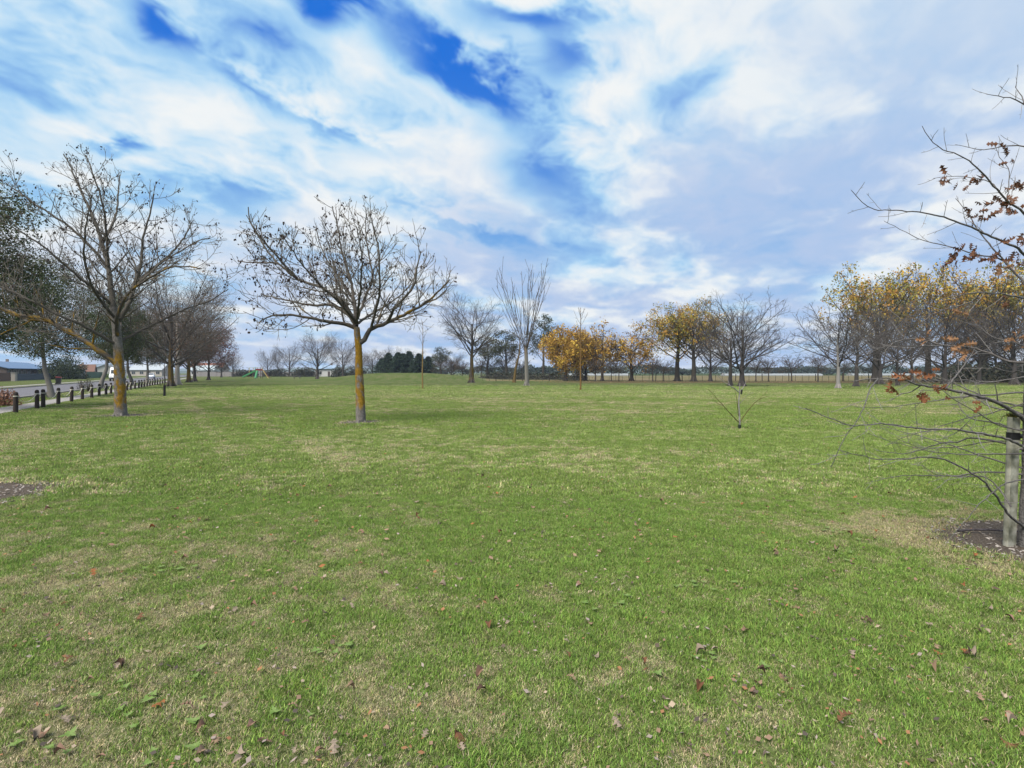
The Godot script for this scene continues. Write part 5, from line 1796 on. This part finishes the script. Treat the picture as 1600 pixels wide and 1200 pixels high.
func tuft(sd: int, dry: float, blades: int, radius: float, tall: float, wide: float) -> ArrayMesh:
	var r := RandomNumberGenerator.new()
	r.seed = sd
	var a := Acc.new()
	for k in blades:
		var g := r.randf() * TAU
		var o := Vector3(cos(g), 0, sin(g)) * radius * sqrt(r.randf())
		var is_dry := r.randf() < dry
		var h := tall * r.randf_range(0.6, 1.65) * (0.8 if is_dry else 1.0)
		var lean := Vector3(r.randfn(), 0, r.randfn()) * (1.3 if is_dry else 0.85)
		var mid := o + (Vector3.UP + lean * 0.5).normalized() * h * 0.55
		var tip := mid + (Vector3.UP * (0.35 if is_dry else 0.6) + lean).normalized() * h * 0.6
		var sd_v := lean.cross(Vector3.UP)
		sd_v = (sd_v if sd_v.length() > 0.01 else Vector3.RIGHT).normalized() * wide * r.randf_range(0.7, 1.3) * 0.5
		var f := r.randf_range(0.6, 1.4)
		var c := Color(0.155 * f, 0.285 * f, 0.050 * f).lerp(Color(0.27 * f, 0.335 * f, 0.09 * f), r.randf() * 0.85)
		if is_dry:
			c = Color(0.56 * f, 0.49 * f, 0.31 * f).lerp(Color(0.40 * f, 0.335 * f, 0.22 * f), r.randf())
		var s := a.v.size()
		var nn := (mid - o).cross(sd_v).normalized()
		if nn.y < 0.0:
			sd_v = -sd_v
			nn = -nn
		a.v.append_array(PackedVector3Array([o - sd_v, o + sd_v, mid + sd_v * 0.85, mid - sd_v * 0.85, tip]))
		for j in 5:
			a.n.append(nn)
			a.c.append(c)
		a.i.append_array(PackedInt32Array([s, s + 1, s + 2, s, s + 2, s + 3, s + 3, s + 2, s + 4]))
	return a.mesh()


func grass() -> void:
	var rng := RandomNumberGenerator.new()
	rng.seed = 31
	# three zones: near tufts of fine blades, further ones coarser and wider apart
	var zones := [[1.6, 7.5, 1900.0, 22, 0.045, 0.025, 0.0027], [7.5, 16.0, 520.0, 24, 0.075, 0.034, 0.0055], [16.0, 36.0, 130.0, 28, 0.15, 0.036, 0.010], [36.0, 80.0, 26.0, 34, 0.30, 0.042, 0.022]]
	var shares := [0.08, 0.30, 0.60, 0.88]
	for q in zones.size():
		var e: Array = zones[q]
		var bufs := [PackedFloat32Array(), PackedFloat32Array(), PackedFloat32Array(), PackedFloat32Array()]
		var cnt := [0, 0, 0, 0]
		var step := 1.0 / sqrt(e[2])
		var z: float = e[0]
		while z < e[1]:
			var half := z * 0.93 + 1.3
			var x := -half
			while x < half:
				var xx := x + rng.randf_range(-0.6, 0.6) * step
				var zz := -z + rng.randf_range(-0.6, 0.6) * step
				x += step
				var so := soil_at(xx, zz)
				if so < 1.25 and rng.randf() > smoothstep(0.6, 1.25, so):
					continue
				var p := (Vector3(xx + 19.65, 0, zz + 22.8)).dot(street_w)
				if p > 0.3 and p < 1.65 or p > 3.7:
					continue
				if q == 3 and rng.randf() < smoothstep(44.0, 78.0, z):
					continue
				var dr := clampf(dryness(xx, zz) + 0.35 * smoothstep(1.9, 1.0, so), 0.0, 1.0)
				var thin := n_fine.get_noise_2d(xx * 1.7 + 40.0, zz * 1.7)
				if thin < -0.38 and rng.randf() < 0.6:
					continue
				var v := clampi(int(dr * 4.0 + rng.randf_range(-0.9, 0.9)), 0, 3)
				var sc := rng.randf_range(0.65, 1.2) * (1.0 - 0.22 * dr) * (1.0 + 0.5 * thin) * (1.5 if so < 1.4 else 1.0)
				var g := rng.randf() * TAU
				var cs := cos(g) * sc
				var sn := sin(g) * sc
				var f := rng.randf_range(0.48, 1.24)
				var buf: PackedFloat32Array = bufs[v]
				buf.append_array(PackedFloat32Array([cs, 0, sn, xx, 0, sc, 0, land(xx, zz) - 0.002, -sn, 0, cs, zz, f * rng.randf_range(0.92, 1.06), f, f * rng.randf_range(0.85, 1.1), 1]))
				bufs[v] = buf
				cnt[v] += 1
			z += step
		for v in 4:
			if cnt[v]:
				many("grass", tuft(500 + q * 10 + v, shares[v], e[3], e[4], e[5], e[6]), bufs[v], cnt[v], true, ["lush green blades of mown grass", "green grass with some dry blades", "half withered grass of mixed straw and green", "straw coloured withered grass"][v] + [" close by", " of the middle lawn", " of the lawn further off", " at the far side of the lawn"][q], "grass")
